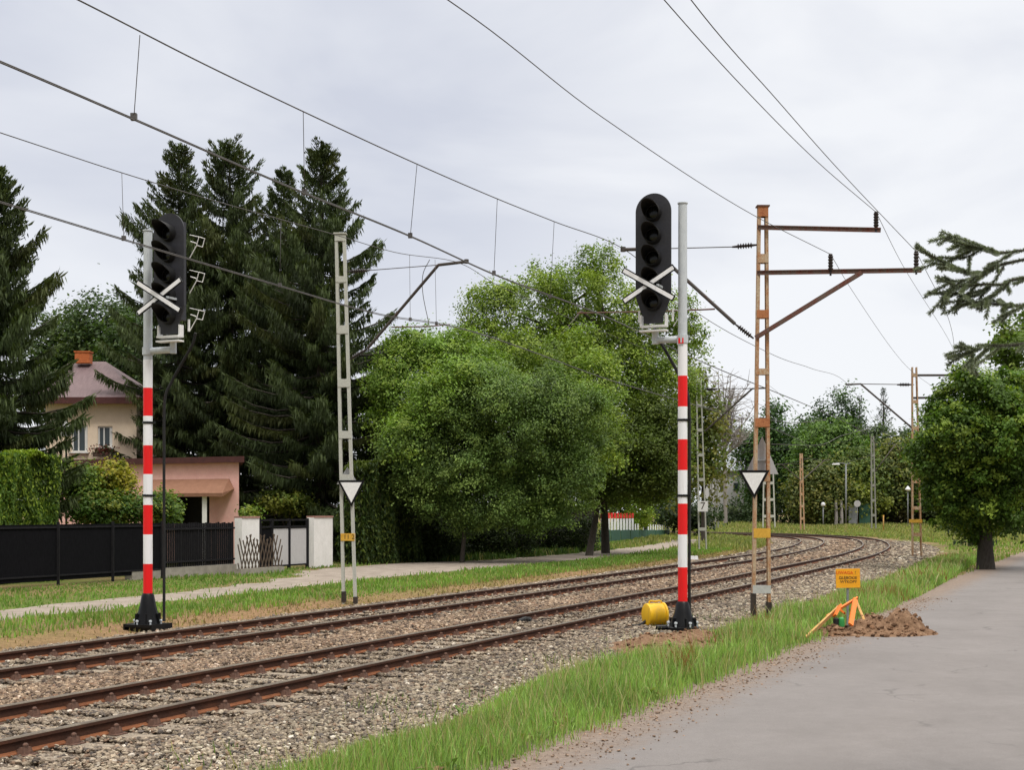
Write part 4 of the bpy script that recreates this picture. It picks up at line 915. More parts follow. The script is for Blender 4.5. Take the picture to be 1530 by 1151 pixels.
# --- spruce boughs reaching in over the road
def bough_tree():
    Z0 = 7.2; org = (5.1, 7.4, 0.02)
    t = spruce('spruce_tree', 'close spruce boughs with long bare twigs reaching in from the right edge over the road', org, 6.8, 1.5, z_low=.2, dens=1.6, rprof=lambda f: np.interp(f, [.2, .5, 1], [1.2, 1.45, .2]), col=(0.06, 0.085, 0.04), tipc=(0.12, 0.15, 0.08))
    def W(px, py, dz=0): return P(px, py, Z0 + dz)
    boughs = [  # main, twigs
        ([(1640, 352), (1530, 374), (1482, 373), (1455, 366), (1425, 362)], [((1478, 373), (1440, 366), (1404, 352)), ((1458, 366), (1430, 355), (1416, 352)), ((1470, 371), (1440, 385), (1405, 385)), ((1520, 374), (1490, 392), (1470, 402))]),
        ([(1650, 360), (1530, 388), (1480, 405), (1450, 408), (1415, 395), (1369, 369)], [((1450, 408), (1420, 398), (1392, 393)), ((1470, 406), (1440, 420), (1402, 417)), ((1440, 418), (1420, 432), (1412, 436)), ((1500, 398), (1482, 425), (1466, 438)), ((1415, 395), (1395, 385), (1369, 369))]),
        ([(1650, 395), (1545, 412), (1500, 425), (1470, 425), (1432, 428), (1400, 414)], [((1480, 425), (1462, 440), (1434, 444)), ((1452, 426), (1425, 440), (1405, 437)), ((1510, 420), (1488, 440), (1470, 450)), ((1430, 428), (1414, 442), (1408, 446))]),
        ([(1650, 430), (1560, 452), (1500, 455), (1460, 452), (1430, 449)], [((1500, 455), (1480, 448), (1460, 452)), ((1540, 452), (1515, 465), (1500, 470))]),
        ([(1660, 470), (1560, 508), (1480, 517), (1455, 524), (1425, 534)], [((1457, 523), (1445, 519), (1428, 520)), ((1452, 526), (1452, 540), (1448, 552))]),
    ]
    for main, tws in boughs:
        m = [W(x, y, 0.25 * (x - 1480) / 150) for x, y in main]; b = MB()
        m = [Vector((5.1, 7.4, m[0].z + .35)), Vector((4.0, 7.35, m[0].z + .12))] + m[1:]
        cm_ = [Vector(v) for v in np.array(catmull3([tuple(q) for q in m]))]
        nn = len(cm_); b.tube(cm_, [0.007 * (1 - k / nn) + .003 for k in range(nn)], 6)
        shoots = [cm_[int(nn * .12):]]
        for e in range(15):
            k = random.randint(int(nn * .15), nn - 3); d = (cm_[k + 1] - cm_[k]).normalized(); g = cm_[k] + (d * .9 + Vector((0, random.gauss(0, .7), min(.05, random.gauss(-.3, .3))))).normalized() * random.uniform(.08, .2); qq = [cm_[k].lerp(g, j / 5) for j in range(6)]; b.tube(qq, [.0035, .003, .003, .0025, .002, .002], 4); shoots.append(qq)
        for tw_ in tws:
            dz = random.uniform(-.12, .12); q = [Vector(v) for v in catmull3([tuple(W(x, y, 0.25 * (x - 1480) / 150 + dz * (i > 0))) for i, (x, y) in enumerate(tw_)])]
            b.tube(q, [.004 * (1 - .6 * k / len(q)) for k in range(len(q))], 5); shoots.append(q)
            for e in range(3):
                k = random.randint(len(q) // 3, len(q) - 2); d = (q[k + 1] - q[k]).normalized(); sd = Vector((random.gauss(0, .4), random.gauss(0, .6), min(.1, random.gauss(-.2, .3))))
                g = q[k] + (d * .8 + sd).normalized() * random.uniform(.05, .13); qq = [q[k].lerp(g, j / 4) for j in range(5)]; b.tube(qq, .003, 4); shoots.append(qq)
        bo = b.build('branch', M['bark'], t, org)
        pos, ax, cc = [], [], []
        for q in shoots:
            a = np.array([tuple(v) for v in q]); sg = np.linalg.norm(np.diff(a, axis=0), axis=1); cs_ = np.concatenate([[0], np.cumsum(sg)]); Ls = cs_[-1]; n = int(Ls * 2300)
            u = rng.random(n) * Ls; p = np.stack([np.interp(u, cs_, a[:, i]) for i in range(3)], 1); p2 = np.stack([np.interp(np.minimum(u + .02, Ls), cs_, a[:, i]) for i in range(3)], 1)
            d = p2 - np.stack([np.interp(np.minimum(u + .02, Ls) - .02, cs_, a[:, i]) for i in range(3)], 1); d /= np.maximum(np.linalg.norm(d, axis=1)[:, None], 1e-6)
            r = rng.normal(size=(n, 3)); r -= d * np.sum(r * d, 1)[:, None]; r /= np.linalg.norm(r, axis=1)[:, None]; x = d * .75 + r; x /= np.linalg.norm(x, axis=1)[:, None]
            pos.append(p); ax.append(x); cc.append(np.array((0.22, 0.255, 0.175)) * rng.uniform(.6, 1.5, (n, 1)) * random.uniform(.75, 1.25))
        pos = np.concatenate(pos); ax = np.concatenate(ax); cc = np.concatenate(cc); n = len(pos); L = rng.uniform(.013, .021, n)[:, None]
        bb = np.cross(ax, rng.normal(size=(n, 3))); bb /= np.linalg.norm(bb, axis=1)[:, None]; Wd = .0016
        V = np.stack([pos - bb * Wd, pos + bb * Wd, pos + bb * Wd * .5 + ax * L, pos - bb * Wd * .5 + ax * L], 1).reshape(-1, 3)
        np_mesh('needles', V, np.arange(n * 4).reshape(n, 4), M['needle'], np.repeat(cc, 4, 0), bo, org)
def catmull3(cp, per=7):
    cp = np.array(cp, float)
    if len(cp) < 3: return [tuple(cp[0] * (1 - k / per) + cp[-1] * k / per) for k in range(per + 1)]
    q = np.vstack([2 * cp[0] - cp[1], cp, 2 * cp[-1] - cp[-2]]); out = []
    for i in range(1, len(q) - 2):
        for k in range(per):
            t = k / per; p0, p1, p2, p3 = q[i - 1], q[i], q[i + 1], q[i + 2]
            out.append(0.5 * ((2 * p1) + (-p0 + p2) * t + (2 * p0 - 5 * p1 + 4 * p2 - p3) * t ** 2 + (-p0 + 3 * p1 - 3 * p2 + p3) * t ** 3))
    out.append(cp[-1]); return [tuple(v) for v in out]
bough_tree()
# ------------------------------------------------------------------ the two tracks
def rail_mesh(name, d, parent, org):
    prof = [(.0625, .010), (.0625, .021), (.013, .040), (.009, .110), (.034, .121), (.034, .150), (.026, .160)]
    prof = prof + [(-a, b) for a, b in prof[::-1]]
    ss = np.arange(14, SMAX - .5, 0.3); n = len(prof); V = []
    for a, b in prof:
        p = TK(ss, d + a); V.append(np.concatenate([p, np.full((len(ss), 1), b)], 1))
    V = np.stack(V, 1).reshape(-1, 3); i = np.arange(len(ss) * n).reshape(len(ss), n); j = np.roll(i, -1, 1)
    Q = np.stack([i[:-1], j[:-1], j[1:], i[1:]], -1)
    o = np_mesh(name, V, Q.reshape(-1, 4), M['rail'], None, parent, org)
    o.data.materials.append(M['railtop']); o.data.materials.append(M['railfoot'])
    mi = np.zeros(Q.shape[:2], np.int32); mi[:, 5:8] = 1; mi[:, 1:2] = 2; mi[:, 11:12] = 2; mi[:, 0:1] = 2; mi[:, 12:13] = 2; o.data.polygons.foreach_set('material_index', mi.ravel())
    return o
mb = MB(); mb.box((0, 0, -0.071), (2.5, .235, .15)); mb.box((.1, .03, .0035), (1.9, .15, .004)); SL = mb.build('sleeper', M['sleeper'])
mb = MB(); mb.box((0, 0, .0105), (.34, .17, .010))
for sx in (-1, 1):
    mb.box((sx * .095, 0, .042), (.075, .13, .06), taper=.7); mb.lathe([(.026, .02), (.026, .095), (.014, .108)], (sx * .10, 0.0, 0), 8, False); mb.box((sx * .05, 0, .034), (.05, .07, .03))
FA = mb.build('rail_fastening', M['fasten'])
COL.objects.unlink(SL); COL.objects.unlink(FA)
ny = s_at_y(9.0)
for name, lab, d0, rails in (('railway_track', 'rusty railway track closer to the asphalt road', 0.75, (0.0, 1.5)), ('railway_track', 'rusty railway track closer to the gravel path and fences', 4.65, (3.9, 5.4))):
    p0 = TK(ny, d0); org = (float(p0[0]), float(p0[1]), 0.0)
    t = thing(name, lab, 'railway track', org, group='curving railway tracks')
    for r in rails: rail_mesh('rail', r, t, org)
    s0 = math.floor((ny - 4) / .6) * .6 if d0 < 2 else math.floor(ny / .6) * .6
    k = 0; s = s0
    while k < 78:
        p = TK(s, d0); h = heading(s)
        o = SL.copy(); COL.objects.link(o); o.parent = t; o.location = (p[0] - org[0], p[1] - org[1], 0); o.rotation_euler = (0, 0, -h + random.gauss(0, .008))
        for x in (-.75, .75):
            f = FA.copy(); COL.objects.link(f); f.parent = o; f.location = (x, random.gauss(0, .006), 0)
        s += .6; k += 1

# ------------------------------------------------------------------ signals
TH = heading(s_at_y(24))
def signal(label, foot, zs, hx, hy, head, lamps, cross_z, arm_z, steps, conduit, baseplate, mast_r=.083, hw=.66):
    """zs: dict of heights for the mast bands; all heights relative to the foot"""
    t = thing('railway_signal', label, 'railway signal', foot, -TH, 'railway signals')
    top, grey0 = zs['top'], zs['grey']
    m = MB(); m.lathe([(mast_r * .98, grey0), (mast_r * .95, top - .02), (mast_r * 1.12, top - .02), (mast_r * 1.12, top), (.01, top + .015)], n=20); m.lathe([(mast_r * 1.22, arm_z - .07), (mast_r * 1.22, arm_z + .07)], n=20)
    m.build('mast', M['galv'], t)
    for a, b, c in zs['bands']:
        m = MB(); m.lathe([(mast_r * 1.02, a), (mast_r * 1.02, b)], n=20); m.build('mast_band', M[c], t)
    for z in zs['clamps']:
        m = MB(); m.lathe([(mast_r * 1.18, z - .02), (mast_r * 1.18, z + .02)], n=20); m.box((mast_r * 1.3, 0, z), (.09, .05, .04)); m.build('clamp', M['black'], t)
    c0 = zs['cone']
    m = MB(); m.lathe([(.24, .035), (.225, .10), (.15, c0 * .62), (.115, c0 * .93), (.095, c0)], n=24)
    for k in range(6):
        a = k * PI / 3; m.box((math.cos(a) * .20, math.sin(a) * .20, c0 * .22), (.10, .016, c0 * .36), Matrix.Rotation(a, 3, 'Z'))
    base = m.build('mast_base', M['black'], t)
    m = MB()
    if baseplate:
        m.box((0, 0, .03), (.62, .62, .05)); m.box((0, 0, -.08), (.48, .48, .17))
        for sx in (-1, 1): m.box((sx * .30, 0, -.01), (.035, .62, .14))
    else: m.lathe([(.29, -.06), (.29, .03), (.27, .04)], n=24); m.tube([(-.26, -.12, .02), (-.40, -.24, .03), (-.42, -.2, -.06)], .045, 8)
    m.build('base_plate', M['black'], t)
    for k in range(6):
        a = k * PI / 3 + .3; r = .255 if not baseplate else .25
        m = MB(); m.lathe([(.018, .045), (.018, .10), (.03, .10), (.03, .13), (.012, .135)], (math.cos(a) * r, math.sin(a) * r, 0), 6, False); m.build('anchor_bolt', M['galv'], base)
    # head
    z0, z1 = head; r = hw / 2
    ol = [(r * math.cos(a), z1 - r + r * math.sin(a)) for a in np.linspace(0, PI, 25)]
    ol += [(-r, z0 + .50), (-r * .93, z0 + .42), (-r * .62, z0 + .15), (-r * .55, z0 + .13), (-r * .55, z0), (r * .55, z0), (r * .55, z0 + .13), (r * .62, z0 + .15), (r * .93, z0 + .42), (r, z0 + .50)]
    m = MB(); m.prism(ol, .035, lambda a, b, q: (hx + a, hy - q, b))
    m.box((hx, hy + .11, (z0 + z1) / 2 + .06), (hw * .62, .21, (z1 - z0) * .82))
    hd = m.build('signal_head', M['headgrey'], t)
    for z in lamps:
        ca = Vector((hx + .0, hy - .03, z)); n = 28; R = .158; V = []; Fc = []
        for k in range(n + 1):      # hooded visor: long at the top, cut back below
            a = PI * 1.5 - PI * 2 * k / n; Lf = .20 + .24 * max(0, math.sin(a)) - .11 * max(0, -math.sin(a))
            for rr in (R, R - .012):
                V.append(ca + Vector((rr * math.cos(a), 0, rr * math.sin(a)))); V.append(ca + Vector((rr * math.cos(a), -Lf, rr * math.sin(a) + .035)))
        for k in range(n):
            b = 4 * k; e = b + 4; Fc += [(b, b + 1, e + 1, e), (b + 2, e + 2, e + 3, b + 3), (b + 1, b + 3, e + 3, e + 1), (b, e, e + 2, b + 2)]
        m = MB(); m.add(V, Fc, True); v = m.build('lamp_visor', M['visor'], hd)
        m = MB(); ax = Matrix.Rotation(PI / 2, 3, 'X'); m.lathe([(.135, .0), (.12, .02), (.08, .035), (.02, .042)], ca, 20, True, axis=ax); m.build('lens', M['glass'], v)
    # cross boards: signal not yet in service
    for k, sg in enumerate((1, -1)):
        m = MB(); cx_, cz_ = hx + .0, cross_z; a = math.radians(31) * sg; Rm = Matrix.Rotation(a, 3, 'Y')
        m.box((cx_, hy - .31 - .024 * (k == 0), cz_), (1.10, .02, .112), Rm); s_ = m.build('cross_slat', M['black'], t)
        m = MB(); m.box((cx_, hy - .321 - .024 * (k == 0), cz_), (1.06, .008, .070), Rm); m.build('white_face', M['white'], s_)
    m = MB(); m.box((hx + .16, hy - .16, cross_z - .02), (.04, .29, .04)); m.build('cross_bracket', M['galv'], t)
    # bracket arm and yoke
    m = MB(); m.tube([(0, 0, arm_z), (hx * .97, hy * .2, arm_z)], .062, 14); m.tube([(hx, hy * .2, arm_z - .07), (hx, hy * .2, z0 - .12)], .06, 14)
    m.build('bracket_arm', M['galv'], t)
    m = MB(); m.box((hx, hy, z0 - .05), (hw * .72, .16, .035)); m.box((hx, hy, z0 - .13), (hw * .76, .16, .03))
    for sx in (-1, 1): m.box((hx + sx * hw * .35, hy + .02, z0 + .05), (.03, .12, .22)); m.box((hx + sx * hw * .48, hy + .14, z0 + .16), (.03, .03, .22))
    m.build('yoke', M['signwhite'], t)
    for z in steps:
        m = MB(); x0 = hx + hw / 2 - .01; m.tube([(x0, hy + .16, z + .22), (x0 + .20, hy + .16, z + .17), (x0 + .15, hy + .16, z + .02), (x0, hy + .16, z - .2)], .009, 6); m.tube([(x0 + .20, hy + .16, z + .17), (x0 + .20, hy + .34, z + .17), (x0 + .15, hy + .34, z + .02), (x0 + .15, hy + .16, z + .02)], .009, 6)
        m.tube([(x0 + .02, hy + .16, z + .10), (x0 + .14, hy + .16, z + .06)], .012, 6); m.build('step_bracket', M['signwhite'], t)
    m = MB(); m.tube(catmull3(conduit, 8), .027, 10); m.build('cable_conduit', M['rubber'], t)
    return t
k1 = 25.2 / F
zf = lambda y, Z=25.2, f=0.0: CAMZ + (HY - y) * Z / F - f
Rz = lambda y: zf(y)
sR = signal('railway signal next to the yellow drum, dark head left of its striped mast', (*P(1020, HY, 25.2).xy, 0.0),
    dict(top=Rz(303), grey=Rz(512), bands=[(Rz(a), Rz(b), c) for b, a, c in ((512, 562, 'white'), (562, 608, 'red'), (608, 657, 'white'), (657, 703, 'red'), (703, 753, 'white'), (753, 799, 'red'), (799, 848, 'white'), (848, 901, 'red'))], clamps=[Rz(628), Rz(741)], cone=Rz(899)),
    -.50, -.13, (Rz(483), Rz(288)), [Rz(y) for y in (318, 352, 386, 419, 452)], Rz(428), Rz(507), (Rz(470),), [(-.56, .1, Rz(482)), (-.52, .12, Rz(498)), (-.30, .14, Rz(530)), (-.03, .12, Rz(572)), (.085, .10, Rz(600)), (.10, .09, Rz(680)), (.10, .09, Rz(780)), (.10, .09, .55), (.13, .09, .02)], False)
m = MB(); m.box((-.02, -.089, Rz(509)), (.115, .012, .17)); lb = m.build('label_plate', M['signback'], sR)
m = MB(); m.box((-.005, -.0965, Rz(510)), (.095, .004, .10)); m.build('red_sticker', M['red'], lb)
Lz = lambda y: zf(y, 25.9, -.02)
fl = P(221, HY, 25.9)
sL = signal('railway signal before the black fence, dark head right of its striped mast', (fl.x, fl.y, -.02),
    dict(top=Lz(344), grey=Lz(538), bands=[(Lz(a), Lz(b), c) for b, a, c in ((538, 580, 'white'), (580, 622, 'red'), (622, 666, 'white'), (666, 709, 'red'), (709, 755, 'white'), (755, 799, 'red'), (799, 843, 'white'), (843, 890, 'red'))], clamps=[Lz(632), Lz(741)], cone=Lz(887)),
    .58, -.13, (Lz(503), Lz(325)), [Lz(y) for y in (355, 386, 417, 447, 477)], Lz(451), Lz(525), (Lz(374), Lz(426), Lz(482)), [(.95, .14, Lz(500)), (.86, .16, Lz(518)), (.62, .17, Lz(545)), (.42, .14, Lz(572)), (.30, .1, Lz(600)), (.285, .1, Lz(680)), (.285, .1, Lz(800)), (.285, .1, .10)], True)

# ------------------------------------------------------------------ lattice masts
class OnArm:
    """line square to the track through a mast"""
    def __init__(s, mx, my, th): s.m = (mx, my); s.c, s.s = math.cos(th), math.sin(th)
    def __call__(s, px, py, back=0.0):
        q = (px - CX) / F; mx, my = s.m; t = (my * q - mx) / (s.c + s.s * q)
        y = my - s.s * t + back; return Vector((q * y, y, CAMZ + (HY - py) / F * y))
def mast(label, Z, base, top, wb, wt, battens, mat, leg_d=.12, z_foot=None, group='lattice masts carrying the overhead line', leg_w=None, foot=None, zc=0.0):
    """base/top: pixel (cx, y); wb, wt: outer widths in pixels; battens: (pixel y, pixel height, material)"""
    k = Z / F; org = P(base[0], base[1], Z); t = thing('catenary_mast', label, 'catenary mast', org, group=group)
    lw = leg_w if leg_w else max(.05, 4.6 * k)
    def cx_w(y):
        f = (base[1] - y) / (base[1] - top[1]); return base[0] + (top[0] - base[0]) * f, (wb + (wt - wb) * f)
    for sg in (-1, 1):
        cb, w_ = cx_w(base[1]); ct, w2 = cx_w(top[1]); a = P(cb + sg * (w_ / 2 - lw / k / 2), base[1] + (.25 / k if Z < 60 else 4), Z); b = P(ct + sg * (w2 / 2 - lw / k / 2), top[1], Z)
        m = MB(); d = leg_d
        off = Vector((sg * lw * .36, 0, 0))      # channel section: web on the outside plus two flanges
        m.bar(a + off, b + off, lw * .28, d, up=(0, 1, 0))
        for dy in (-1, 1): m.bar(a + Vector((-sg * lw * .12, dy * (d / 2 - .007), 0)), b + Vector((-sg * lw * .12, dy * (d / 2 - .007), 0)), lw * .70, .012, up=(0, 1, 0))
        m.build('leg', M[mat], t, org)
        if foot:
            fy0, fy1 = foot[0 if sg < 0 else 1]; c1, w1 = cx_w((fy0 + fy1) / 2); xx = c1 + sg * (w1 / 2 - lw / k / 2)
            m = MB(); m.bar(P(xx, fy1, Z), P(xx, fy0, Z), lw * 1.35, d * 1.25, up=(0, 1, 0)); m.build('leg_foot', M['dark_foot'], t, org)
    for (y, h, mm) in battens:
        c, w_ = cx_w(y)
        for dy in (-1, 1):
            m = MB(); m.box(P(c, y, Z) + Vector((0, dy * (leg_d / 2 + .006), 0)), ((w_ - .25) * k, .010, h * k)); m.build('batten_plate', M[mm], t, org)
    return t, org
def insulator_post(mb, p, h, r):
    prof = [(r * .5, -.03)]
    for i in range(5): z = h * i / 5; prof += [(r, z + .02), (r * .72, z + h / 5 * .6), (r * .72, z + h / 5 * .9)]
    mb.lathe(prof + [(r * .8, h), (r * .3, h + .02)], p, 12)
def insulator_rod(mb, a, b, r):
    a, b = Vector(a), Vector(b); n = 6; pts = []; rs = []
    for i in range(n):
        f0 = .18 + .64 * i / n; pts += [a.lerp(b, f0), a.lerp(b, f0 + .03), a.lerp(b, f0 + .07)]; rs += [r * .45, r, r * .45]
    mb.tube([a] + pts + [b], [r * .3] + rs + [r * .3], 10)

# rusty mast by the road
RZ = 26.4
t, org = mast('rusty lattice mast with two long cross arms, beside the striped signal', RZ, (1137, 935), (1139.5, 309), 28.5, 15, [(317, 15, 'mast_orange'), (387, 13, 'mast_rust'), (470, 12, 'mast_orange'), (556, 9, 'mast_rust'), (632, 13, 'mast_orange'), (715, 10, 'mast_rust'), (797, 14, 'yellowplate'), (881, 12, 'cream')], 'mast_rust', foot=((887, 921), (900, 945)), leg_d=.14)
oa = OnArm(org.x, RZ, TH)
m = MB(); m.box(P(1139.5, 308.5, RZ), (.24, .2, .025)); m.build('cap_plate', M['arm_rust'], t, org)
ar = []
for (x0, y0, x1, y1) in ((1132, 337, 1316, 341), (1131, 405, 1377, 401)):
    m = MB(); a, b = oa(x0, y0, -.09), oa(x1, y1, -.09)
    m.bar(a, b, .05, .016); m.bar(a + Vector((0, 0, -.04)), b + Vector((0, 0, -.04)), .014, .075); ar.append(m.build('cross_arm', M['arm_rust'], t, org))
m = MB(); m.bar(oa(1129, 505, -.09), oa(1288, 407, -.09), .07, .075); m.build('arm_brace', M['arm_rust'], t, org)
INS = {}
for i, (px, yb, yt) in enumerate(((1309, 338, 318), (1241, 403, 381), (1369, 401, 377))):
    m = MB(); p = oa(px, yb, -.09); insulator_post(m, p, (yb - yt) * RZ / F, .052); m.tube([p + Vector((0, 0, -.11)), p], .02, 8); m.build('insulator', M['insul'], ar[0 if i == 0 else 1], org); INS[i] = oa(px, yt - 1, -.09)
def bracket(t, org, oa, tie_a, tie_ins, bend, tip, root, root_ins, reg=None, rt=.035, mt='arm_dark'):
    m = MB(); m.tube([oa(*tie_ins[1]), oa(*bend)], .010, 6); m.tube([oa(*tie_a), oa(*tie_ins[0])], .018, 6); m.build('tie_rod', M[mt], t, org)
    m = MB(); insulator_rod(m, oa(*tie_ins[0]), oa(*tie_ins[1]), .058); m.build('insulator', M['insul'], t, org)
    m = MB(); m.tube([oa(*root_ins), oa(*bend)], rt, 10); m.tube([oa(*bend), oa(*tip)], rt, 10); m.lathe([(rt * 1.5, -.04), (rt * 1.5, .05)], oa(*tip), 10); m.build('cantilever', M[mt], t, org)
    m = MB(); insulator_rod(m, oa(*root), oa(*root_ins), .052); m.build('insulator', M['insul'], t, org)
    if reg:
        m = MB(); m.tube([oa(*reg[0]), oa(*reg[1])], rt * .45, 8); m.tube([oa(*reg[1]), oa(*reg[2])], rt * .4, 8); m.build('registration_arm', M['arm_rust'], t, org)
bracket(t, org, oa, (1131, 366), ((1130, 366), (1094, 369)), (975, 372), (931, 373), (1126, 506), (1098, 484), [(1068, 462), (1000, 465), (862, 468)])
def tri_sign(label, pts, Z, parent_name, border, up, group):
    c = [P(x, y, Z) for x, y in pts]; org = sum(c, Vector()) / 3; t = thing('triangle_sign', label, 'sign', org, group=group)
    def tri(sc, y0, dp):
        m = MB(); q = [(org + (v - org) * sc) for v in c]; q = [Vector((v.x, Z + y0, v.z)) for v in q]
        m.add(q + [v + Vector((0, dp, 0)) for v in q], [(0, 1, 2), (3, 5, 4), (0, 3, 4, 1), (1, 4, 5, 2), (2, 5, 3, 0)]); return m
    if up:
        tri(1, 0, .012).build('plate', M['signback'], t, org); m = MB(); m.box(org + Vector((0, -.02, .03)), (.30, .02, .03)); m.build('fixing_bar', M['galv'], t, org)
    else:
        tri(1, 0, .015).build('border', M['black'], t, org); tri(border, -.004, .004).build('white_face', M['signwhite'], t, org)
        m = MB(); m.box(org + Vector((0, .035, .09)), (.30, .03, .04)); m.build('fixing_bar', M['galv'], t, org)
tri_sign('white triangle sign with black border on the rusty mast, point down', [(1103, 703), (1150, 703), (1127, 746)], RZ - .16, None, .74, False, 'white triangle signs')
tri_sign('grey back of an upright triangle sign on the rusty mast', [(1114, 709), (1163, 709), (1139, 652)], RZ + .16, None, .8, True, 'backs of triangle signs')

# grey mast on the far side
LZ_ = 33.2
t, org = mast('pale grey lattice mast in front of the broad spruce', LZ_, (522.5, 898), (508.5, 352), 22, 16, [(356, 10, 'mast_grey'), (418, 9, 'mast_grey'), (493, 12, 'mast_grey'), (573, 12, 'mast_grey'), (650, 11, 'mast_grey'), (714, 9, 'mast_grey'), (803, 11, 'yellowplate')], 'mast_grey', foot=((884, 900), (892, 902)), leg_d=.15)
ol = OnArm(org.x, LZ_, TH)
m = MB(); m.box(P(508.5, 349.5, LZ_), (.3, .22, .03)); m.build('cap_plate', M['mast_grey'], t, org)
bracket(t, org, ol, (518, 406), ((520, 406), (552, 404)), (655, 396), (697, 391), (523, 537), (549, 521), [(585, 489), (640, 488), (672, 485)])
pl = t; m = MB(); 
text_mesh('plate_number', '11 2', .15, M['ink'], t, Matrix.Translation(P(521.5, 803, LZ_ - .088) - org) @ Matrix.Rotation(PI / 2, 4, 'X'))
tri_sign('white triangle sign with black border on the pale grey mast, point down', [(504, 718), (545, 718), (525, 758)], LZ_ - .16, None, .76, False, 'white triangle signs')
tri_sign('grey back of an upright triangle sign on the pale grey mast', [(503, 724), (536, 724), (519, 698)], LZ_ + .16, None, .8, True, 'backs of triangle signs')

# more distant masts
def far_mast(label, Z, base, top, wb, wt, nb, mat='mast_dim', left=None, right=None, extra=None):
    bt = [(top[1] + (base[1] - top[1]) * (i + .3) / nb, max(4, .16 * F / Z), mat) for i in range(nb)]
    t, org = mast(label, Z, base, top, wb, wt, bt, mat, leg_d=.16, leg_w=max(.06, 1.9 * Z / F), z_foot=0)
    th = heading(min(SMAX - 2, to_track([org.x], [Z])[0][0])); th = max(-.6, min(.5, th)); oa_ = OnArm(org.x, Z, th)
    for br in (left, right):
        if br:
            (ti, bend, tip, rt) = br
            m = MB(); m.tube([oa_(top[0], ti), oa_(*bend)], .02, 5); m.build('tie_rod', M['arm_dark'], t, org)
            m = MB(); m.tube([oa_(*rt), oa_(*bend), oa_(*tip)], .05, 6); m.build('cantilever', M['arm_dark'], t, org)
    for (x0, y0, x1, y1) in (extra or []):
        m = MB(); m.bar(oa_(x0, y0), oa_(x1, y1), .08, .10); m.build('cross_arm', M['arm_dark'], t, org)
    return t, org, oa_
t7, o7, a7 = far_mast('slim grey lattice mast carrying the number 7 board', 72, (1050, 817), (1043.5, 558), 12.5, 8, 7, 'mast_grey', right=(581, (1124, 581), (1146, 580), (1053, 645)))
m = MB(); insulator_rod(m, a7(1053, 582), a7(1070, 582), .11); m.build('insulator', M['insul'], t7, o7)
tR, oR, aR = far_mast('lattice mast half hidden by the maple crown, at the outside of the curve', 66, (1370, 827), (1366, 549), 15, 8, 7, 'mast_rust', left=(575, (1286, 574), (1264, 575), (1363, 640)), extra=[(1364, 561, 1436, 561), (1364, 595, 1424, 594)])
m = MB(); m.box(P(1368, 779, 65.9), (.62, .03, .16)); m.build('yellow_plate', M['yellowplate'], tR, oR)
m = MB(); m.box(P(1367, 663, 65.9), (.34, .03, .2)); m.build('white_plate', M['cream'], tR, oR)
m = MB(); insulator_rod(m, aR(1362, 575), aR(1340, 575), .11); m.build('insulator', M['insul'], tR, oR)
for px in (1402, 1417):
    m = MB(); insulator_post(m, aR(px, 594), .42, .09); m.build('insulator', M['insul'], tR, oR)
far_mast('distant brown mast with brackets on both sides, before the dark trees', 140, (1199, 788), (1197, 678), 7, 4.5, 6, 'mast_rust', right=(685, (1232, 688), (1240, 688), (1201, 716)), left=(694, (1168, 694), (1160, 694), (1196, 718)))
far_mast('taller distant mast at the outside of the curve, near the round road sign', 142, (1305.5, 786), (1303.5, 652), 8, 5, 6, 'mast_dim', right=(662, (1338, 664), (1346, 676), (1308, 704)))
far_mast('distant grey mast showing through the rusty mast', 150, (1149, 789), (1148, 690), 20, 15, 4, 'mast_grey')
far_mast('short distant mast just behind the number 7 board', 132, (1063, 786), (1061, 690), 6, 4.5, 5, 'mast_dim')
far_mast('distant mast next to the short one, right of the number 7 board', 140, (1071, 785), (1069, 694), 6, 4.5, 5, 'mast_dim', right=(698, (1100, 690), (1108, 690), (1072, 722)))

# ------------------------------------------------------------------ overhead lines
def zt(px, d): return (9.345 + d / .92) / (.418 - (px - CX) / F)
def cspline(pts, per=10):
    P_ = np.array([tuple(p) for p in pts], float); t_ = np.concatenate([[0], np.cumsum(np.maximum(np.linalg.norm(np.diff(P_, axis=0), axis=1), 1e-6) ** .75)])
    sl = np.diff(P_, axis=0) / np.diff(t_)[:, None]; mm = np.empty_like(P_); mm[0], mm[-1] = sl[0], sl[-1]; w0, w1 = np.diff(t_)[:-1, None], np.diff(t_)[1:, None]; mm[1:-1] = (sl[:-1] * w1 + sl[1:] * w0) / (w0 + w1)
    out = []
    for i in range(len(P_) - 1):
        h = t_[i + 1] - t_[i]
        for k in range(per):
            u = k / per; out.append((2 * u ** 3 - 3 * u ** 2 + 1) * P_[i] + (u ** 3 - 2 * u ** 2 + u) * h * mm[i] + (-2 * u ** 3 + 3 * u ** 2) * P_[i + 1] + (u ** 3 - u ** 2) * h * mm[i + 1])
    return [tuple(v) for v in out] + [tuple(P_[-1])]
def wire(name, pts, r, parent, org, per=10, mat='wire', at=None):
    q = cspline(pts, per) if at is None else cspline(pts[:at + 1], per)[:-1] + cspline(pts[at:], per)
    m = MB(); m.tube(q, r, 6); return m.build(name, M[mat], parent, org)
def tkp(s, d, z): q = TK(s, d); return Vector((float(q[0]), float(q[1]), z))
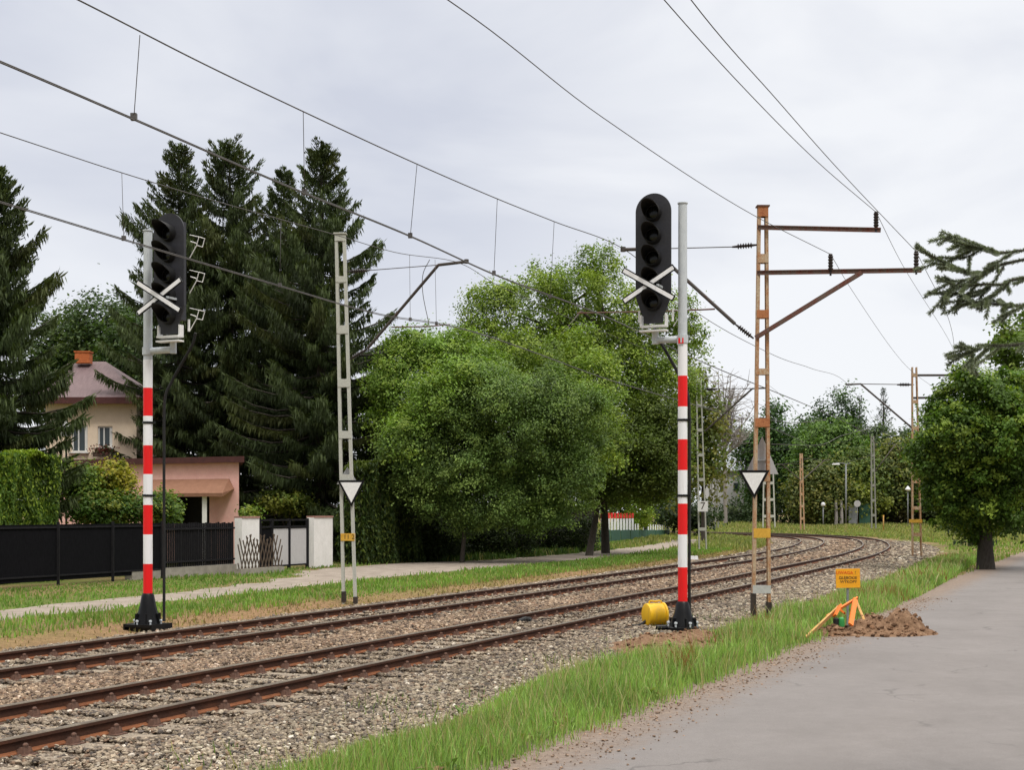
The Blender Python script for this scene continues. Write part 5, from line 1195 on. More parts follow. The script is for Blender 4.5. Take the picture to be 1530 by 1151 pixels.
def overhead(label, d, mess, cont, drops, after_m, after_c, sag_from, mr):
    org = Vector((*TK(s_at_y(20), d), 0)); t = thing('overhead_line', label, 'overhead line', org, group='overhead lines over the tracks')
    M_ = [tkp(s_at_y(-12), d, 7.1), tkp(s_at_y(2), d, 6.85)] + [P(x, y, zt(x, dd)) for x, y, dd in mess] + after_m
    wire('messenger_wire', M_, mr, t, org)
    C0 = [tkp(s_at_y(-12), d + .1, 6.05), tkp(s_at_y(2), d, 6.05)] + [P(x, y, zt(x, dd)) for x, y, dd in cont] + after_c
    n_ = np.array([-.92, .39, 0]) * .022
    for sg in (-1, 1): wire('contact_wire', [Vector(p) + Vector(n_) * sg + Vector((0, 0, .016 * sg)) for p in C0], .0075, t, org)
    for (xa, ya, da, xb, yb, db) in drops:
        a, b = P(xa, ya, zt(xa, da)), P(xb, yb, zt(xb, db)); m = MB(); m.tube([a, b], .0045, 5); m.box(b + Vector((0, 0, .01)), (.06, .05, .07)); m.build('dropper', M['wire'], t, org)
    return t
s27 = s_at_y(27.5)
overhead('overhead line above the track closer to the road', .4,
    [(118, 0, 0), (300, 93, 0), (450, 165, 0), (623, 245, 0), (743, 297, 0), (828, 331, 0), (930, 371, 0)],
    [(0, 92, .35), (200, 178, .35), (420, 274, .35), (613, 353, .35), (738, 410, .35), (890, 467, .35)],
    [(209, 52, 0, 200, 176, .35), (453, 167, 0, 455, 288, .35), (623, 246, 0, 613, 353, .35), (743, 297, 0, 738, 409, .35), (828, 331, 0, 822, 444, .35)],
    [P(1040, 466, 33), P(1150, 528, 40.5), P(1210, 550, 50), aR(1265, 573)] + [tkp(s, .8, z) for s, z in ((s_at_y(82), 7.2), (s_at_y(98), 8.0))] + [tkp(s_at_y(98) + k, .8, 7.6) for k in (14, 26, 38, 50)],
    [tkp(s_at_y(y), .75, 5.95) for y in (36, 48, 60, 74, 90)] + [tkp(s_at_y(90) + k, .75, 6.0) for k in (12, 22, 32, 42, 52, 62)], None, .0078)
s32 = s_at_y(32)
far_t = overhead('overhead line above the track closer to the path', 4.65,
    [(0, 198, 4.65), (182, 258, 4.65), (300, 294, 4.65), (420, 328, 4.65), (505, 352, 4.65), (590, 377, 4.65), (680, 391, 4.65)],
    [(0, 302, 4.65), (185, 358, 4.65), (400, 422, 4.65), (568, 470, 4.65), (672, 487, 4.65)],
    [(182, 258, 4.65, 185, 357, 4.65), (420, 328, 4.65, 418, 427, 4.65), (612, 381, 4.65, 613, 478, 4.65), (650, 388, 4.65, 652, 484, 4.65)],
    [P(740, 424, 35), P(850, 475, 42), P(960, 520, 50)] + [tkp(s_at_y(66), 4.7, 7.2), a7(1146, 579)] + [tkp(s_at_y(90) + k, 4.65, 7.4) for k in (4, 18, 32, 46, 60)],
    [tkp(s_at_y(y), 4.65, 6.0) for y in (40, 50, 62, 76, 90)] + [tkp(s_at_y(90) + k, 4.65, 6.0) for k in (12, 22, 32, 42, 52, 62)], None, .0072)
m = MB(); oo = far_t.location; m.tube(catmull3([tuple(ol(642, 388)), tuple(ol(632, 410)), tuple(ol(632, 440)), tuple(ol(641, 485))], 6), .008, 6); m.build('feeder_jumper', M['wire'], far_t, tuple(oo))
def feeder(label, pts, r=.0058):
    org = Vector(pts[1]); t = thing('feeder_wire', label, 'wire', org, group='feeder wires on the road side'); wire('wire', pts, r, t, org, at=next(i for i, q in enumerate(pts) if any(q is v for v in INS.values())))
feeder('single thin wire running to the lower cross arm nearest the rusty mast', [Vector((-7.5, -1, 7.3)), Vector((-2.6, 8.6, 6.6)), P(670, 0, 13), P(900, 175, 18.2), P(1125, 321, 23.4), INS[1], P(1275, 437, 34), P(1355, 548, 52), aR(1402, 584)])
feeder('wire ending at the upper cross arm insulator of the rusty mast', [Vector((-4.9, -2, 7.5)), Vector((-1.0, 7.5, 7.0)), P(993, 0, 13.3), P(1115, 135, 17), P(1225, 245, 21.5), INS[0], P(1348, 395, 34), P(1420, 513, 52), aR(1436, 556)])
feeder('wire ending at the tip of the lower cross arm by the spruce boughs', [Vector((-4.2, -2, 7.4)), Vector((-.4, 7.5, 6.8)), P(1033, 0, 12.8), P(1160, 148, 17), P(1262, 263, 21.5), INS[2], P(1415, 470, 34), P(1425, 545, 52), aR(1417, 584)])
for lab, pts in (('thin span wire crossing the trees behind the rusty mast, highest of the set', [P(1150, 628, 120), P(1190, 632, 126), P(1235, 627, 132)]), ('thin span wire running to the distant brown mast', [P(1152, 664, 124), P(1230, 664, 134), P(1262, 650, 140), P(1303, 640, 142)])):
    org = pts[0]; t = thing('span_wire', lab, 'wire', org, group='span wires over the curve'); wire('wire', pts, .03, t, org)

# ------------------------------------------------------------------ small trackside objects
Zd = 26.0; od = P(979, 937, Zd); t = thing('drum_cover', 'bright yellow drum with a lifting handle beside the near rail', 'drum', od)
yaw = Matrix.Rotation(.35, 3, 'Z') @ Matrix.Rotation(PI / 2, 3, 'Y'); cz = Vector((0, 0, .225))
m = MB(); m.lathe([(.17, -.20), (.205, -.185), (.212, -.16), (.205, -.14), (.213, -.05), (.213, .08), (.205, .13)], cz, 28, axis=yaw); m.build('drum_body', M['yellow'], t)
m = MB(); m.lathe([(.185, .115), (.222, .135), (.225, .165), (.20, .185), (.16, .20), (.05, .205)], cz, 28, axis=yaw); m.build('end_flange', M['yellow'], t)
m = MB(); m.tube(catmull3([(-.12, -.03, .40), (-.10, -.03, .475), (.0, 0, .47), (.10, .03, .475), (.13, .04, .40)], 5), .016, 8); m.build('handle', M['yellow'], t)
m = MB(); m.box((0, .02, .0), (.26, .22, .08)); m.tube([(.02, .02, -.1), (.02, .02, .05)], .07, 10); m.build('stand', M['fasten'], t)
m = MB(); m.tube(catmull3([(-.17, -.05, .12), (-.26, -.08, .05), (-.36, -.06, .02), (-.48, .08, .015)], 6), .028, 8); m.build('cable', M['rubber'], t)
m = MB(); om = G(1037, 840, -.05); m.box((0, 0, .12), (.34, .24, .26), taper=.9); o = m.build('marker_stone', M['white']); o.location = om; tag(o, 'small white marker block beside the far rail', 'marker stone')
m = MB(); p = TK(s_at_y(24.0), 1.42); 
for i in range(7): m.box((random.gauss(0, .14), random.gauss(0, .03), .03 + random.random() * .05), (.12, .06, .05), Matrix.Rotation(random.random() * 3, 3, 'Z'))
m.tube([(-.3, -.02, .05), (0, -.03, .08), (.3, -.02, .05)], .04, 8)
o = m.build('rail_joint_box', M['rubber']); zz = zt(872 - 85, 1.4); pj = P(782, HY, zt(782, 1.40)); o.location = (pj.x, pj.y, .0); tag(o, 'dark greasy rail joint box on the inner rail of the track by the road', 'joint box'); o.rotation_euler = (0, 0, PI / 2 - TH)

# orange warning board on a post
Zb = 25.4; bb = P(1267, HY, Zb); org = Vector((bb.x, Zb, 0.0)); t = thing('warning_board', 'amber notice board with three printed lines on a thin post in the grass', 'notice board', org)
kb = Zb / F
m = MB(); cB = P(1266.5, 864.5, Zb); m.box(cB + Vector((0, -.02, 0)), (36 * kb, .02, 28.5 * kb), Matrix.Rotation(-.02, 3, 'Y')); pnl = m.build('panel', M['orangeboard'], t, org)
m = MB(); m.box((org.x - .004, Zb + .01, .42), (.035, .035, .95)); m.build('post', M['greypaint'], t, org)
for body, px, py, sz, mt in (('UWAGA', 1262, 856.5, .070, 'redink'), ('!', 1278, 856.5, .070, 'ink'), ('GŁĘBOKIE', 1267, 864, .062, 'ink'), ('WYKOPY', 1268, 870, .062, 'ink')):
    text_mesh('lettering', body, sz * 1.15, M[mt], pnl, Matrix.Translation(P(px, py, Zb - .034) - org) @ Matrix.Rotation(PI / 2, 4, 'X'))
# collapsed orange trestle
Zt_ = 24.0; org = G(1245, 945); t = thing('barrier_trestle', 'broken orange work barrier leaning beside the dirt pile', 'barrier', org)
def tb(px, py, Z): return P(px, py, Z)
m = MB(); m.bar(tb(1202, 956, 22.9), tb(1252, 909, 24.4), .03, .085, up=(0, -.6, 1)); m.build('rail_plank', M['plank'], t, org)
m = MB(); m.bar(tb(1235, 922, 24.1), tb(1281, 894, 24.6), .03, .05, up=(0, -.6, 1)); m.build('top_plank', M['orange'], t, org)
m = MB(); m.bar(tb(1247, 921, 24.0), tb(1255, 905, 24.2), .035, .09, up=(0, 1, 0)); m.bar(tb(1253, 910, 24.3), tb(1262, 917, 24.2), .035, .06, up=(0, 1, 0)); m.build('brace', M['orange'], t, org)
m = MB(); m.bar(tb(1271, 934, 23.7), tb(1278, 896, 24.5), .085, .03, up=(0, 1, 0)); m.build('leg', M['orange'], t, org)
m = MB(); m.bar(tb(1291, 927, 24.0), tb(1278, 896, 24.6), .045, .025, up=(0, 1, 0)); m.build('leg', M['plank'], t, org)
m = MB(); m.lathe([(.055, 0), (.06, .05), (.05, .14), (.02, .16)], tb(1257, 937, 24.0), 12); m.build('warning_lamp', M['greenplastic'], t, org)
m = MB(); m.lathe([(.05, 0), (.05, .11), (.03, .13)], tb(1249, 935, 24.0), 12); m.build('lamp_battery', M['rubber'], t, org)
# dirt pile and spread soil
def dirtmat():
    tt = NT('dug_soil'); f = tt.noise(9, 8, .8); f2 = tt.noise(50, 5, .7)
    c = tt.ramp(f, [(.3, lin(82, 62, 48)), (.5, lin(124, 98, 77)), (.72, lin(160, 134, 110))]); c = tt.mix(.4, c, tt.ramp(f2, [(.3, (.5, .46, .42)), (.7, (1.35, 1.3, 1.25))]), 'MULTIPLY')
    return tt.fin(tt.bsdf(c, .95, 0, f2, .8, .02, .1))
M['dirt'] = dirtmat()
def mound(name, label, hump, x0, x1, y0, y1, n, seed_off, cat='dirt pile', step=.035, clods=0):
    xs = np.arange(x0, x1, step); ys = np.arange(y0, y1, step * 1.4); Xm, Ym = np.meshgrid(xs, ys); Zm = np.zeros_like(Xm)
    for (cx_, cy_, sx, sy, h) in hump: Zm = np.maximum(Zm, h * np.exp(-(((Xm - cx_) / sx) ** 2 + ((Ym - cy_) / sy) ** 2)))
    nz_ = (vnoise(Xm + seed_off, Ym, 2.6) - .5) * .5 + (vnoise(Xm, Ym + seed_off, 7) - .5) * .32 + (vnoise(Xm, Ym, 17) - .5) * .16
    Zm = Zm * (1 + .9 * nz_) + np.where(Zm > .02, nz_ * .05, 0) - .045; Zm = np.where(Zm < -.02, -.06, Zm)
    i = np.arange(Xm.size).reshape(Xm.shape); q = np.stack([i[:-1, :-1], i[:-1, 1:], i[1:, 1:], i[1:, :-1]], -1).reshape(-1, 4)
    zq = Zm.ravel()[q].max(1); q = q[zq > -.045]; V = np.stack([Xm, Ym, Zm], -1).reshape(-1, 3); used = np.unique(q); remap = np.full(len(V), -1); remap[used] = np.arange(len(used))
    org = (float(hump[0][0]), float(hump[0][1]), 0.0)
    t = thing(name, label, cat, org); np_mesh('heap', V[used], remap[q], M['dirt'], None, t, org, smooth=False)
    k = rng.choice(len(Xm.ravel()), clods * 4); ok = Zm.ravel()[k] > .0; k = k[ok][:clods]; sz = .012 + .035 * rng.random(len(k)) ** 2.5
    o = rocks('clods', np.stack([Xm.ravel()[k], Ym.ravel()[k], Zm.ravel()[k] + sz * .5], 1) - np.array(org), sz, np.array(lin(120, 92, 70)) * (.5 + .8 * rng.random((len(k), 1)))); o.parent = t; o['kind'] = 'stuff'
pk = G(1340, 948); mound('dirt_pile', 'heap of dug brown soil at the edge of the asphalt', [(pk.x + .10, pk.y + .1, .36, .5, .50), (pk.x - .42, pk.y - .05, .6, .5, .30), (pk.x - 1.0, pk.y - .25, .55, .5, .16), (pk.x + .35, pk.y - .12, .32, .35, .17)], pk.x - 2.2, pk.x + 1.2, pk.y - 1.4, pk.y + 1.4, 0, 3.3, clods=420)
pm = G(990, 962); mound('soil_spread', 'thin spread of orange brown soil by the foot of the signal near the drum', [(pm.x, pm.y - .2, .7, .9, .17), (pm.x + .6, pm.y + .8, .6, .8, .17), (pm.x - .25, pm.y - 1.2, .45, .7, .12)], pm.x - 1.6, pm.x + 1.9, pm.y - 2.6, pm.y + 2.6, 0, 9.1, cat='soil', step=.05, clods=160)

# 7 board
org = P(1050, 757, 71.6); t = thing('number_board', 'square white board with a black 7 on the slim grey mast', 'sign', org)
kk = 71.6 / F; m = MB(); m.box((0, 0, 0), (15 * kk, .03, 15.5 * kk)); pl_ = m.build('board', M['signwhite'], t)
text_mesh('numeral', '7', .52, M['ink'], pl_, Matrix.Translation((0, -.018, 0)) @ Matrix.Rotation(PI / 2, 4, 'X'))

# ------------------------------------------------------------------ fences, wall pieces, gate
def fline(px): q = (px - CX) / F; Z = 29.508 / (.42 - q); return Vector((q * Z, Z, 0))
fd = Vector((.42, 1, 0)).normalized(); fn = Vector((fd.y, -fd.x, 0))
A0, A1, A2 = Vector((-15.6, 33.1, 0)), fline(240), fline(349)
t = thing('fence', 'long black screened fence in front of the hedge and shrubs', 'fence', A0)
m = MB(); m.bar(A0 + Vector((0, 0, .95)), A1 + Vector((0, 0, .95)), .03, 1.58); m.build('screen_panel', M['fenceblack'], t, A0)
n = 5
for i in range(n + 1):
    p = A0.lerp(A1, i / n); m = MB(); m.box(p + fn * .05 + Vector((0, 0, .9)), (.07, .07, 1.82)); m.build('post', M['iron'], t, A0)
for z in (.3, 1.66):
    m = MB(); m.bar(A0 + fn * .035 + Vector((0, 0, z)), A1 + fn * .035 + Vector((0, 0, z)), .03, .05); m.build('rail', M['iron'], t, A0)
t2 = thing('fence', 'black fence section of upright pickets above a concrete plinth', 'fence', A1)
npk = 34
for i in range(npk):
    p = A1.lerp(A2, (i + .5) / npk); m = MB(); hh = 1.40 + random.gauss(0, .012); m.box(p + Vector((0, 0, .33 + hh / 2)), (.085, .085, hh) if i % 8 == 0 else (.055, .06, hh)); m.build('picket', M['iron'], t2, A1)
for z in (.5, 1.55):
    m = MB(); m.bar(A1 + fn * .045 + Vector((0, 0, z)), A2 + fn * .045 + Vector((0, 0, z)), .03, .06); m.build('rail', M['iron'], t2, A1)
m = MB(); a, b = fline(196) - fn * .1, fline(352) - fn * .1; m.bar(a + Vector((0, 0, .1)), b + Vector((0, 0, .1)), .28, .44); m.build('plinth', M['concrete'], t2, A1)
def wallpiece(label, xa, xb, h):
    a, b = fline(xa), fline(xb); t = thing('wall', label, 'wall', a, group='white wall pieces at the gate')
    m = MB(); m.bar(a + Vector((0, 0, h / 2 - .1)), b + Vector((0, 0, h / 2 - .1)), .3, h + .2); m.build('render', M['wallwhite'], t, a)
    m = MB(); m.bar(a + Vector((0, 0, h + .03)), b + Vector((0, 0, h + .03)), .36, .06); m.build('coping', M['wallcap'], t, a)
wallpiece('off-white wall piece at the end of the black fence, partly behind the trellis', 356, 382, 1.88); wallpiece('bright white wall piece right of the grey gate, beside the pale mast', 464, 492, 1.88)
gA, gB = fline(388), fline(459); t = thing('gate', 'double gate of grey sheet in a black iron frame', 'gate', gA)
for f in (0, .24, .60, 1.0):
    p = gA.lerp(gB, f); m = MB(); m.box(p + Vector((0, 0, .92)), (.12, .12, 1.86)); m.build('gate_post', M['iron'], t, gA)
for f0, f1 in ((.03, .22), (.26, .58), (.62, .97)):
    a, b = gA.lerp(gB, f0), gA.lerp(gB, f1); m = MB(); m.bar(a + Vector((0, 0, .84)), b + Vector((0, 0, .84)), .03, 1.30); m.build('gate_panel', M['gatepanel'] if f0 > .2 else M['fenceblack'], t, gA)
    for z in (.16, 1.56, 1.80):
        m = MB(); m.bar(a + fn * .03 + Vector((0, 0, z)), b + fn * .03 + Vector((0, 0, z)), .05, .06); m.build('gate_rail', M['iron'], t, gA)
# loose trellis in front of the gate
tA = fline(322) + fn * .9 + Vector((0, 0, .12)); tB = fline(388) + fn * .9 + Vector((0, 0, .12)); L = (tB - tA).length
t = thing('trellis', 'weathered diagonal wooden trellis standing in front of the gate', 'trellis', tA); m = MB(); nn = 13
for i in range(nn):
    u0 = L * (i + .5) / nn
    for sg in (-1, 1):
        u1 = u0 + sg * .42; h = 1.12 + .10 * math.sin(i * 1.7); zc0, zc1 = 0.0, h
        if u1 < 0: zc1 = h * (u0 / .42); u1 = 0
        if u1 > L: zc1 = h * ((L - u0) / .42); u1 = L
        m.bar(tA + fd * u0 + fn * .02 * sg + Vector((0, 0, zc0)), tA + fd * u1 + fn * .02 * sg + Vector((0, 0, zc1)), .02, .045, up=tuple(fn.cross(Vector((0, 0, 1)))))
m.build('lattice', M['trellis'], t, tA)
m = MB(); m.bar(tA + Vector((0, 0, -.05)) - fn * .02, tB + Vector((0, 0, -.05)) - fn * .02, .24, .26); o = m.build('kerb_block', M['concrete'], None, tuple(tA)); o.location = tA; tag(o, 'low concrete kerb block under the wooden trellis', 'kerb block')
# boards under the trees, the deep shade there put into their near-black colour
bA, bB = Vector((-3.0, 61.5, 0)), Vector((5.3, 89, 0)); t = thing('board_fence', 'dark brown board fence, blackened to stand for the shade under the olive tree', 'fence', bA)
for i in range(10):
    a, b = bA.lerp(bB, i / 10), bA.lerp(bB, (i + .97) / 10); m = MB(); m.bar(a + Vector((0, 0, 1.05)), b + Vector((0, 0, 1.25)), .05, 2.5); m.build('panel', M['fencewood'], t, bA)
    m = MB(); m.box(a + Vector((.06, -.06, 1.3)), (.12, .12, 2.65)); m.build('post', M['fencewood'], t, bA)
# white pickets with red tops over green boards
pA, pB = P(897, HY, 94), P(1001, HY, 120); pA.z = pB.z = 0; t = thing('picket_fence', 'fence of white pickets, red topped at one end, above green boards', 'fence', pA); npk = 26
dv_ = (pB - pA)
for i in range(npk):
    f = (i + .5) / npk; p = pA + dv_ * f; red = f < .44; hb = .86 - .34 * f; ht = (1.62 - .06 * f) if red else (1.42 - .5 * f)
    if .46 < f < .60 and i % 2: continue
    wd = .62 if red else .34
    m = MB(); m.bar(p - dv_.normalized() * wd / 2 + Vector((0, 0, (hb + ht) / 2)), p + dv_.normalized() * wd / 2 + Vector((0, 0, (hb + ht) / 2)), .03, ht - hb); pk_ = m.build('picket', M['white'], t, pA)
    if red:
        m = MB(); m.bar(p - dv_.normalized() * wd / 2 + Vector((0, 0, ht + .21)), p + dv_.normalized() * wd / 2 + Vector((0, 0, ht + .21)), .03, .40 - .12 * f); m.build('picket_top', M['red'], pk_, pA)
for i in range(8):
    a, b = pA + dv_ * (i / 8), pA + dv_ * ((i + .9) / 8); hb = .86 - .34 * (i / 8); m = MB(); m.bar(a + Vector((0, -.03, hb / 2)), b + Vector((0, -.03, hb / 2)), .06, hb); m.build('base_board', M['green_paint'], t, pA)

# ------------------------------------------------------------------ houses
gr, gl = P(357, HY, 56), P(62, HY, 60.5); gr.z = gl.z = 0; gd = (gl - gr).normalized(); gn = Vector((gd.y, -gd.x, 0)); gn = Vector((-.215, .976, 0)); gL = (gl - gr).length
t = thing('garage', 'flat roofed salmon pink garage with a dark opening under a brown awning', 'garage', gr)
def gp(u, v, z): return gr + gd * u + gn * v + Vector((0, 0, z))
def slab(mb, u0, u1, v0, v1, z0, z1, gp=gp): return mb.add([gp(u, v, z) for z in (z0, z1) for u, v in ((u0, v0), (u1, v0), (u1, v1), (u0, v1))], [(3, 2, 1, 0), (4, 5, 6, 7), (0, 1, 5, 4), (1, 2, 6, 5), (2, 3, 7, 6), (3, 0, 4, 7)])
def gu(px): q = (px - CX) / F; return (q * gr.y - gr.x) / (gd.x - q * gd.y)
o0, o1 = gu(313), gu(262)
m = MB(); slab(m, 0, o0, 0, .3, 0, 4.06); slab(m, o1, gL, 0, .3, 0, 4.06); slab(m, o0, o1, 0, .3, 2.75, 4.06); slab(m, 0, .3, .3, 6, 0, 4.06); slab(m, gL - .3, gL, .3, 6, 0, 4.06); slab(m, .3, gL - .3, 5.7, 6, 0, 4.06); m.build('wall', M['pink'], t, gr)
m = MB(); slab(m, -.25, gL + .2, -.28, 6.2, 4.06, 4.30); m.build('roof', M['fascia'], t, gr)
m = MB(); a0, a1 = gu(350), gu(226)
m.add([gp(a0, -.02, 3.02), gp(a1, -.02, 3.02), gp(a1 + .1, -1.0, 2.70), gp(a0 + .6, -1.0, 2.70), gp(a0 + .25, -.02, 3.42), gp(a1, -.02, 3.42), gp(a1 + .1, -1.0, 2.84), gp(a0 + .6, -1.0, 2.84)], [(0, 1, 2, 3), (4, 7, 6, 5), (3, 2, 6, 7), (0, 3, 7, 4), (1, 5, 6, 2), (0, 4, 5, 1)]); m.build('awning', M['pinkdark'], t, gr)
m = MB(); slab(m, o0 - .02, o1 + .02, .95, 1.0, 0, 2.75); m.build('opening_shade_sheet', M['darkint'], t, gr)  # dark sheet put in for the shade inside the opening
m = MB(); slab(m, gu(309), gu(302), -.75, -.55, 0, 2.72); m.build('pillar', M['wallwhite'], t, gr)
hz = 66.0; kh = hz / F; h0 = P(68, HY, hz).x; h1 = P(204, HY, hz).x; ze = CAMZ + (HY - 598) * kh; org = Vector((h1, hz, 0))
t = thing('house', 'cream rendered house with a pinkish hipped roof and an orange chimney', 'house', org)
wn_ = [(146, 168, 637, 669), (107, 131, 635, 676)]
m = MB(); D = 7.5
xs_ = sorted([h0, h1] + [P(a, 0, hz).x for a, b, c, d in wn_] + [P(b, 0, hz).x for a, b, c, d in wn_])
zb = lambda y: CAMZ + (HY - y) * kh
def wbox(x0, x1, y0, y1, z0, z1): m.box(((x0 + x1) / 2, (y0 + y1) / 2, (z0 + z1) / 2), (x1 - x0, y1 - y0, z1 - z0))
cur = h0
for (a, b, c, d) in sorted(wn_):
    xa, xb = P(a, 0, hz).x, P(b, 0, hz).x; wbox(cur, xa, hz, hz + .3, 0, ze); wbox(xa, xb, hz, hz + .3, 0, zb(d)); wbox(xa, xb, hz, hz + .3, zb(c), ze); cur = xb
wbox(cur, h1, hz, hz + .3, 0, ze); wbox(h1 - .3, h1, hz + .3, hz + D, 0, ze); wbox(h0, h0 + .3, hz + .3, hz + D, 0, ze); wbox(h0 + .3, h1 - .3, hz + D - .3, hz + D, 0, ze)
m.build('wall', M['cream_wall'], t, org)
for (a, b, c, d) in wn_:
    xa, xb, za, zc_ = P(a, 0, hz).x, P(b, 0, hz).x, zb(d), zb(c); m = MB(); f = .07
    for q in ((xa, xa + f, za, zc_), (xb - f * 2.2, xb, za, zc_), (xa + f, xb - f * 2.2, za, za + f), (xa + f, xb - f * 2.2, zc_ - f, zc_), ((xa + xb) / 2 - .1, (xa + xb) / 2 - .04, za + f, zc_ - f)): m.box(((q[0] + q[1]) / 2, hz + .10, (q[2] + q[3]) / 2), (q[1] - q[0], .06, q[3] - q[2]))
    w_ = m.build('window', M['winframe'], t, org); m = MB(); m.box(((xa + xb) / 2, hz + .14, (za + zc_) / 2), (xb - xa, .012, zc_ - za)); m.build('pane', M['pane'], w_, org)
    m = MB(); m.box(((xa + xb) / 2, hz - .06, za - .03), (xb - xa + .16, .2, .05)); m.build('sill', M['winframe'], w_, org)
ov = .45; zr = CAMZ + (HY - 540) * (hz + 3.6) / F; ry = hz + 3.75; rx0, rx1 = P(104, 0, ry).x, P(158, 0, ry).x
e = [Vector((h0 - ov, hz - ov, ze)), Vector((h1 + ov * .6, hz - ov, ze)), Vector((h1 + ov * .6, hz + D + ov, ze)), Vector((h0 - ov, hz + D + ov, ze))]; r0, r1 = Vector((rx0, ry, zr)), Vector((rx1, ry, zr)); up = Vector((0, 0, .10))
m = MB(); V = e + [v + up for v in e] + [r0, r1]; m.add(V, [(3, 2, 1, 0), (4, 5, 9, 8), (5, 6, 9), (6, 7, 8, 9), (7, 4, 8)]); roof = m.build('roof', M['rooftile'], t, org)
m = MB(); a, b = e[0], e[1]; m.bar(a + Vector((0, -.05, -.06)), b + Vector((0, -.05, -.06)), .16, .30); m.build('gutter', M['fascia'], roof, org)
cc_ = P(125, 0, ry - .6); m = MB(); m.box((cc_.x, ry - .6, zr + .12), (.72, .5, .55)); m.box((cc_.x, ry - .6, zr + .40), (.80, .58, .06)); m.build('chimney', M['brickorange'], roof, org)
fb = P(153, 678, hz - .3); t = thing('flower_box', 'window box full of reddish brown flowers under the cream house window', 'flower box', fb)
m = MB(); m.box((0, 0, -.05), (.85, .22, .2)); m.build('box', M['trellis'], t)
p = rng.normal(size=(420, 3)) * np.array([.26, .12, .13]) + np.array([0, -.02, .13]); V, Q = leaf_quads(p, rng.normal(size=(420, 3)), .09, .07); np_mesh('flowers', V, Q, M['flower'], np.repeat(np.where(rng.random((420, 1)) < .6, np.array([.20, .05, .05]), np.array([.07, .08, .03])) * rng.uniform(.5, 1.3, (420, 1)), 4, 0), t)
lp = P(99, HY, 48.5); lp.z = 0; t = thing('garden_lamp', 'garden lantern post with a pale conical cap behind the clipped hedge', 'garden lamp', lp)
m = MB(); m.lathe([(.05, 0), (.04, 1), (.035, zf(655, 48.5))], n=10); m.build('post', M['iron'], t)
zl = zf(655, 48.5); m = MB(); m.lathe([(.06, zl), (.17, zl + .06), (.20, zl + .28), (.12, zl + .30)], n=12); m.build('lantern', M['lamp'], t); m = MB(); m.lathe([(.30, zl + .30), (.26, zl + .36), (.05, zl + .56), (.02, zl + .6)], n=14); m.build('cap', M['signback'], t)
# house beyond the curve
Zh = 182; kh = Zh / F; def_ = lambda x, y, dz=0: P(x, y, Zh + dz); org = def_(1098, 779); t = thing('house', 'pale house with a grey blue roof seen far behind the rusty mast', 'house', org)
m = MB(); a, b = def_(1066, 779), def_(1132, 700); m.box(((a.x + b.x) / 2, Zh + 4, (a.z + b.z) / 2), (b.x - a.x, 8, b.z - a.z)); m.build('wall', M['farhouse'], t, org)
m = MB(); V = [def_(1060, 705, -.6), def_(1136, 702, -.6), def_(1124, 655, 4), def_(1072, 655, 4), def_(1060, 705, 9), def_(1136, 702, 9)]; m.add(V, [(0, 1, 2, 3), (3, 2, 5, 4), (0, 3, 4), (1, 5, 2), (0, 4, 5, 1)]); m.build('roof', M['farroof'], t, org)
for x in (1080, 1100, 1118):
    m = MB(); m.box(def_(x, 728, -.03), (8 * kh, .1, 12 * kh)); m.build('window', M['pane'], t, org)

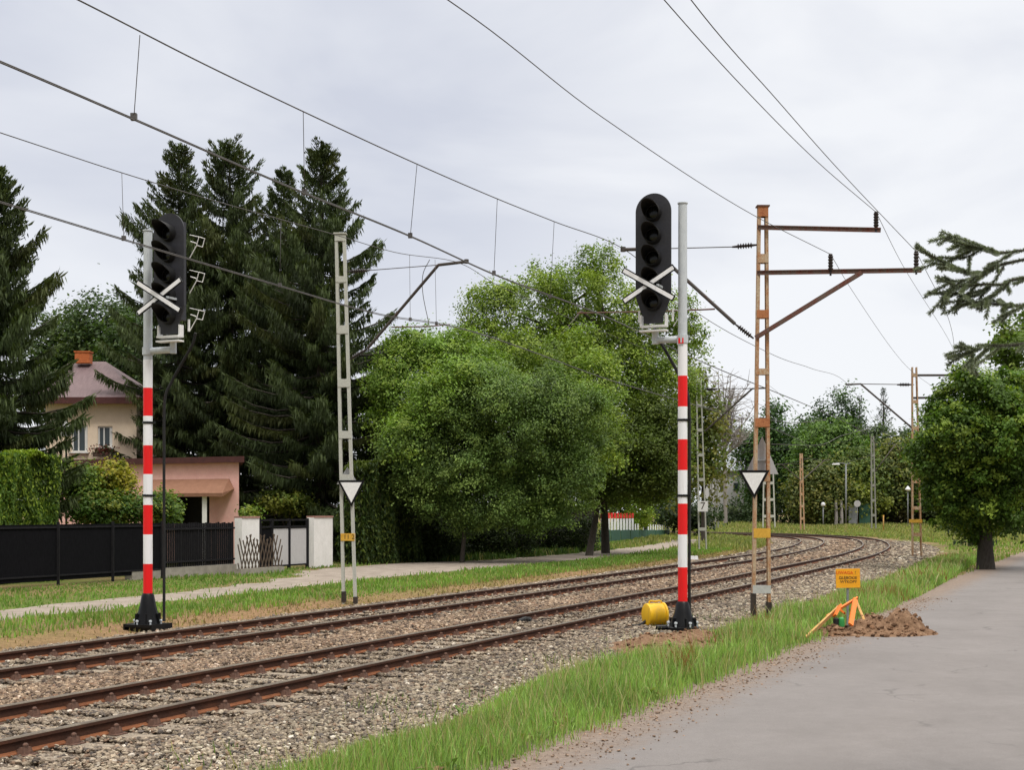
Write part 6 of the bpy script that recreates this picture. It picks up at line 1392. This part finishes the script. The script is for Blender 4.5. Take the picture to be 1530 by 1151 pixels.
# ------------------------------------------------------------------ things along the road end and far bank
def post(name, label, cat, px, ytop, ybase, Z, r, mat='greypaint'):
    b, tp = P(px, ybase, Z), P(px, ytop, Z); t = thing(name, label, cat, b); m = MB(); m.tube([b - Vector((0, 0, .3)), tp], r, 8); m.build('post', M[mat], t, b); return t, b, tp
t, b, tp = post('street_lamp', 'tall grey street lamp with a white head behind the curve', 'street lamp', 1264, 694, 785, 158, .09)
m = MB(); m.tube([tp, tp + Vector((-.5, 0, .12)), P(1250, 692, 158)], .05, 6); m.tube([tp, tp + Vector((.5, 0, .1))], .05, 6); m.build('arm', M['greypaint'], t, b)
m = MB(); m.box(P(1249, 693.5, 158), (.85, .35, .2), taper=.7); m.build('lamp_head', M['lamp'], t, b)
t, b, tp = post('road_sign', 'round grey backed road sign on a post by the far trees', 'road sign', 1281, 748, 786, 156, .04)
m = MB(); m.lathe([(.37, 0), (.37, .02)], P(1281, 753, 155.9), 20, False, axis=Matrix.Rotation(PI / 2, 3, 'X')); m.build('disc', M['signback'], t, b)
t, b, tp = post('small_lamp', 'short blue grey lamp post left of the maple', 'street lamp', 1356.5, 734, 786, 150, .05)
m = MB(); m.lathe([(.1, 0), (.28, .1), (.30, .2), (.1, .45), (.03, .55)], tp, 10); m.build('lamp_head', M['lamp'], t, b)
t, b, tp = post('small_lamp', 'low lamp post in the shade between the two distant masts', 'street lamp', 1230, 757, 787, 158, .06)
m = MB(); m.lathe([(.1, 0), (.24, .1), (.24, .3), (.1, .45)], tp, 10); m.build('lamp_head', M['lamp'], t, b)
t, b, tp = post('stake', 'thin tan wooden stake standing in the far grass', 'stake', 1320, 771, 790, 140, .06, 'plank')
m = MB(); m.box(tp, (.16, .05, .12)); m.build('stake_top', M['yellowplate'], t, b)
for x, hh, lab in ((1249, 30, 'pale tree trunk standing alone in front of the dark far trees'), (1257, 26, 'thinner pale tree trunk beside the street lamp')):
    b = P(x, 786, 160); t = thing('tree_trunk', lab, 'tree', b, group='pale trunks under the far trees'); m = MB(); m.tube([b - Vector((0, 0, .3)), P(x + .5, 786 - hh * .6, 160), P(x - .5, 786 - hh - 12, 160.5)], [.24, .19, .14], 8); m.build('trunk', M['palebark'], t, b)
a, b = P(1268, 786, 162), P(1280, 786, 162); t = thing('board_screen', 'grey board fence panel by the round road sign', 'fence', a, group='fence panels by the far trees'); m = MB(); m.bar(a + Vector((0, 0, 1.1)), b + Vector((0, 0, 1.1)), .06, 2.5); m.build('boards', M['greypaint'], t, a)
a, b = P(1284, 786, 163), P(1300, 786, 163); t = thing('board_screen', 'dark green fence panel by the taller distant mast', 'fence', a, group='fence panels by the far trees'); m = MB(); m.bar(a + Vector((0, 0, 1.2)), b + Vector((0, 0, 1.2)), .06, 2.7); m.build('boards', M['green_paint'], t, a)
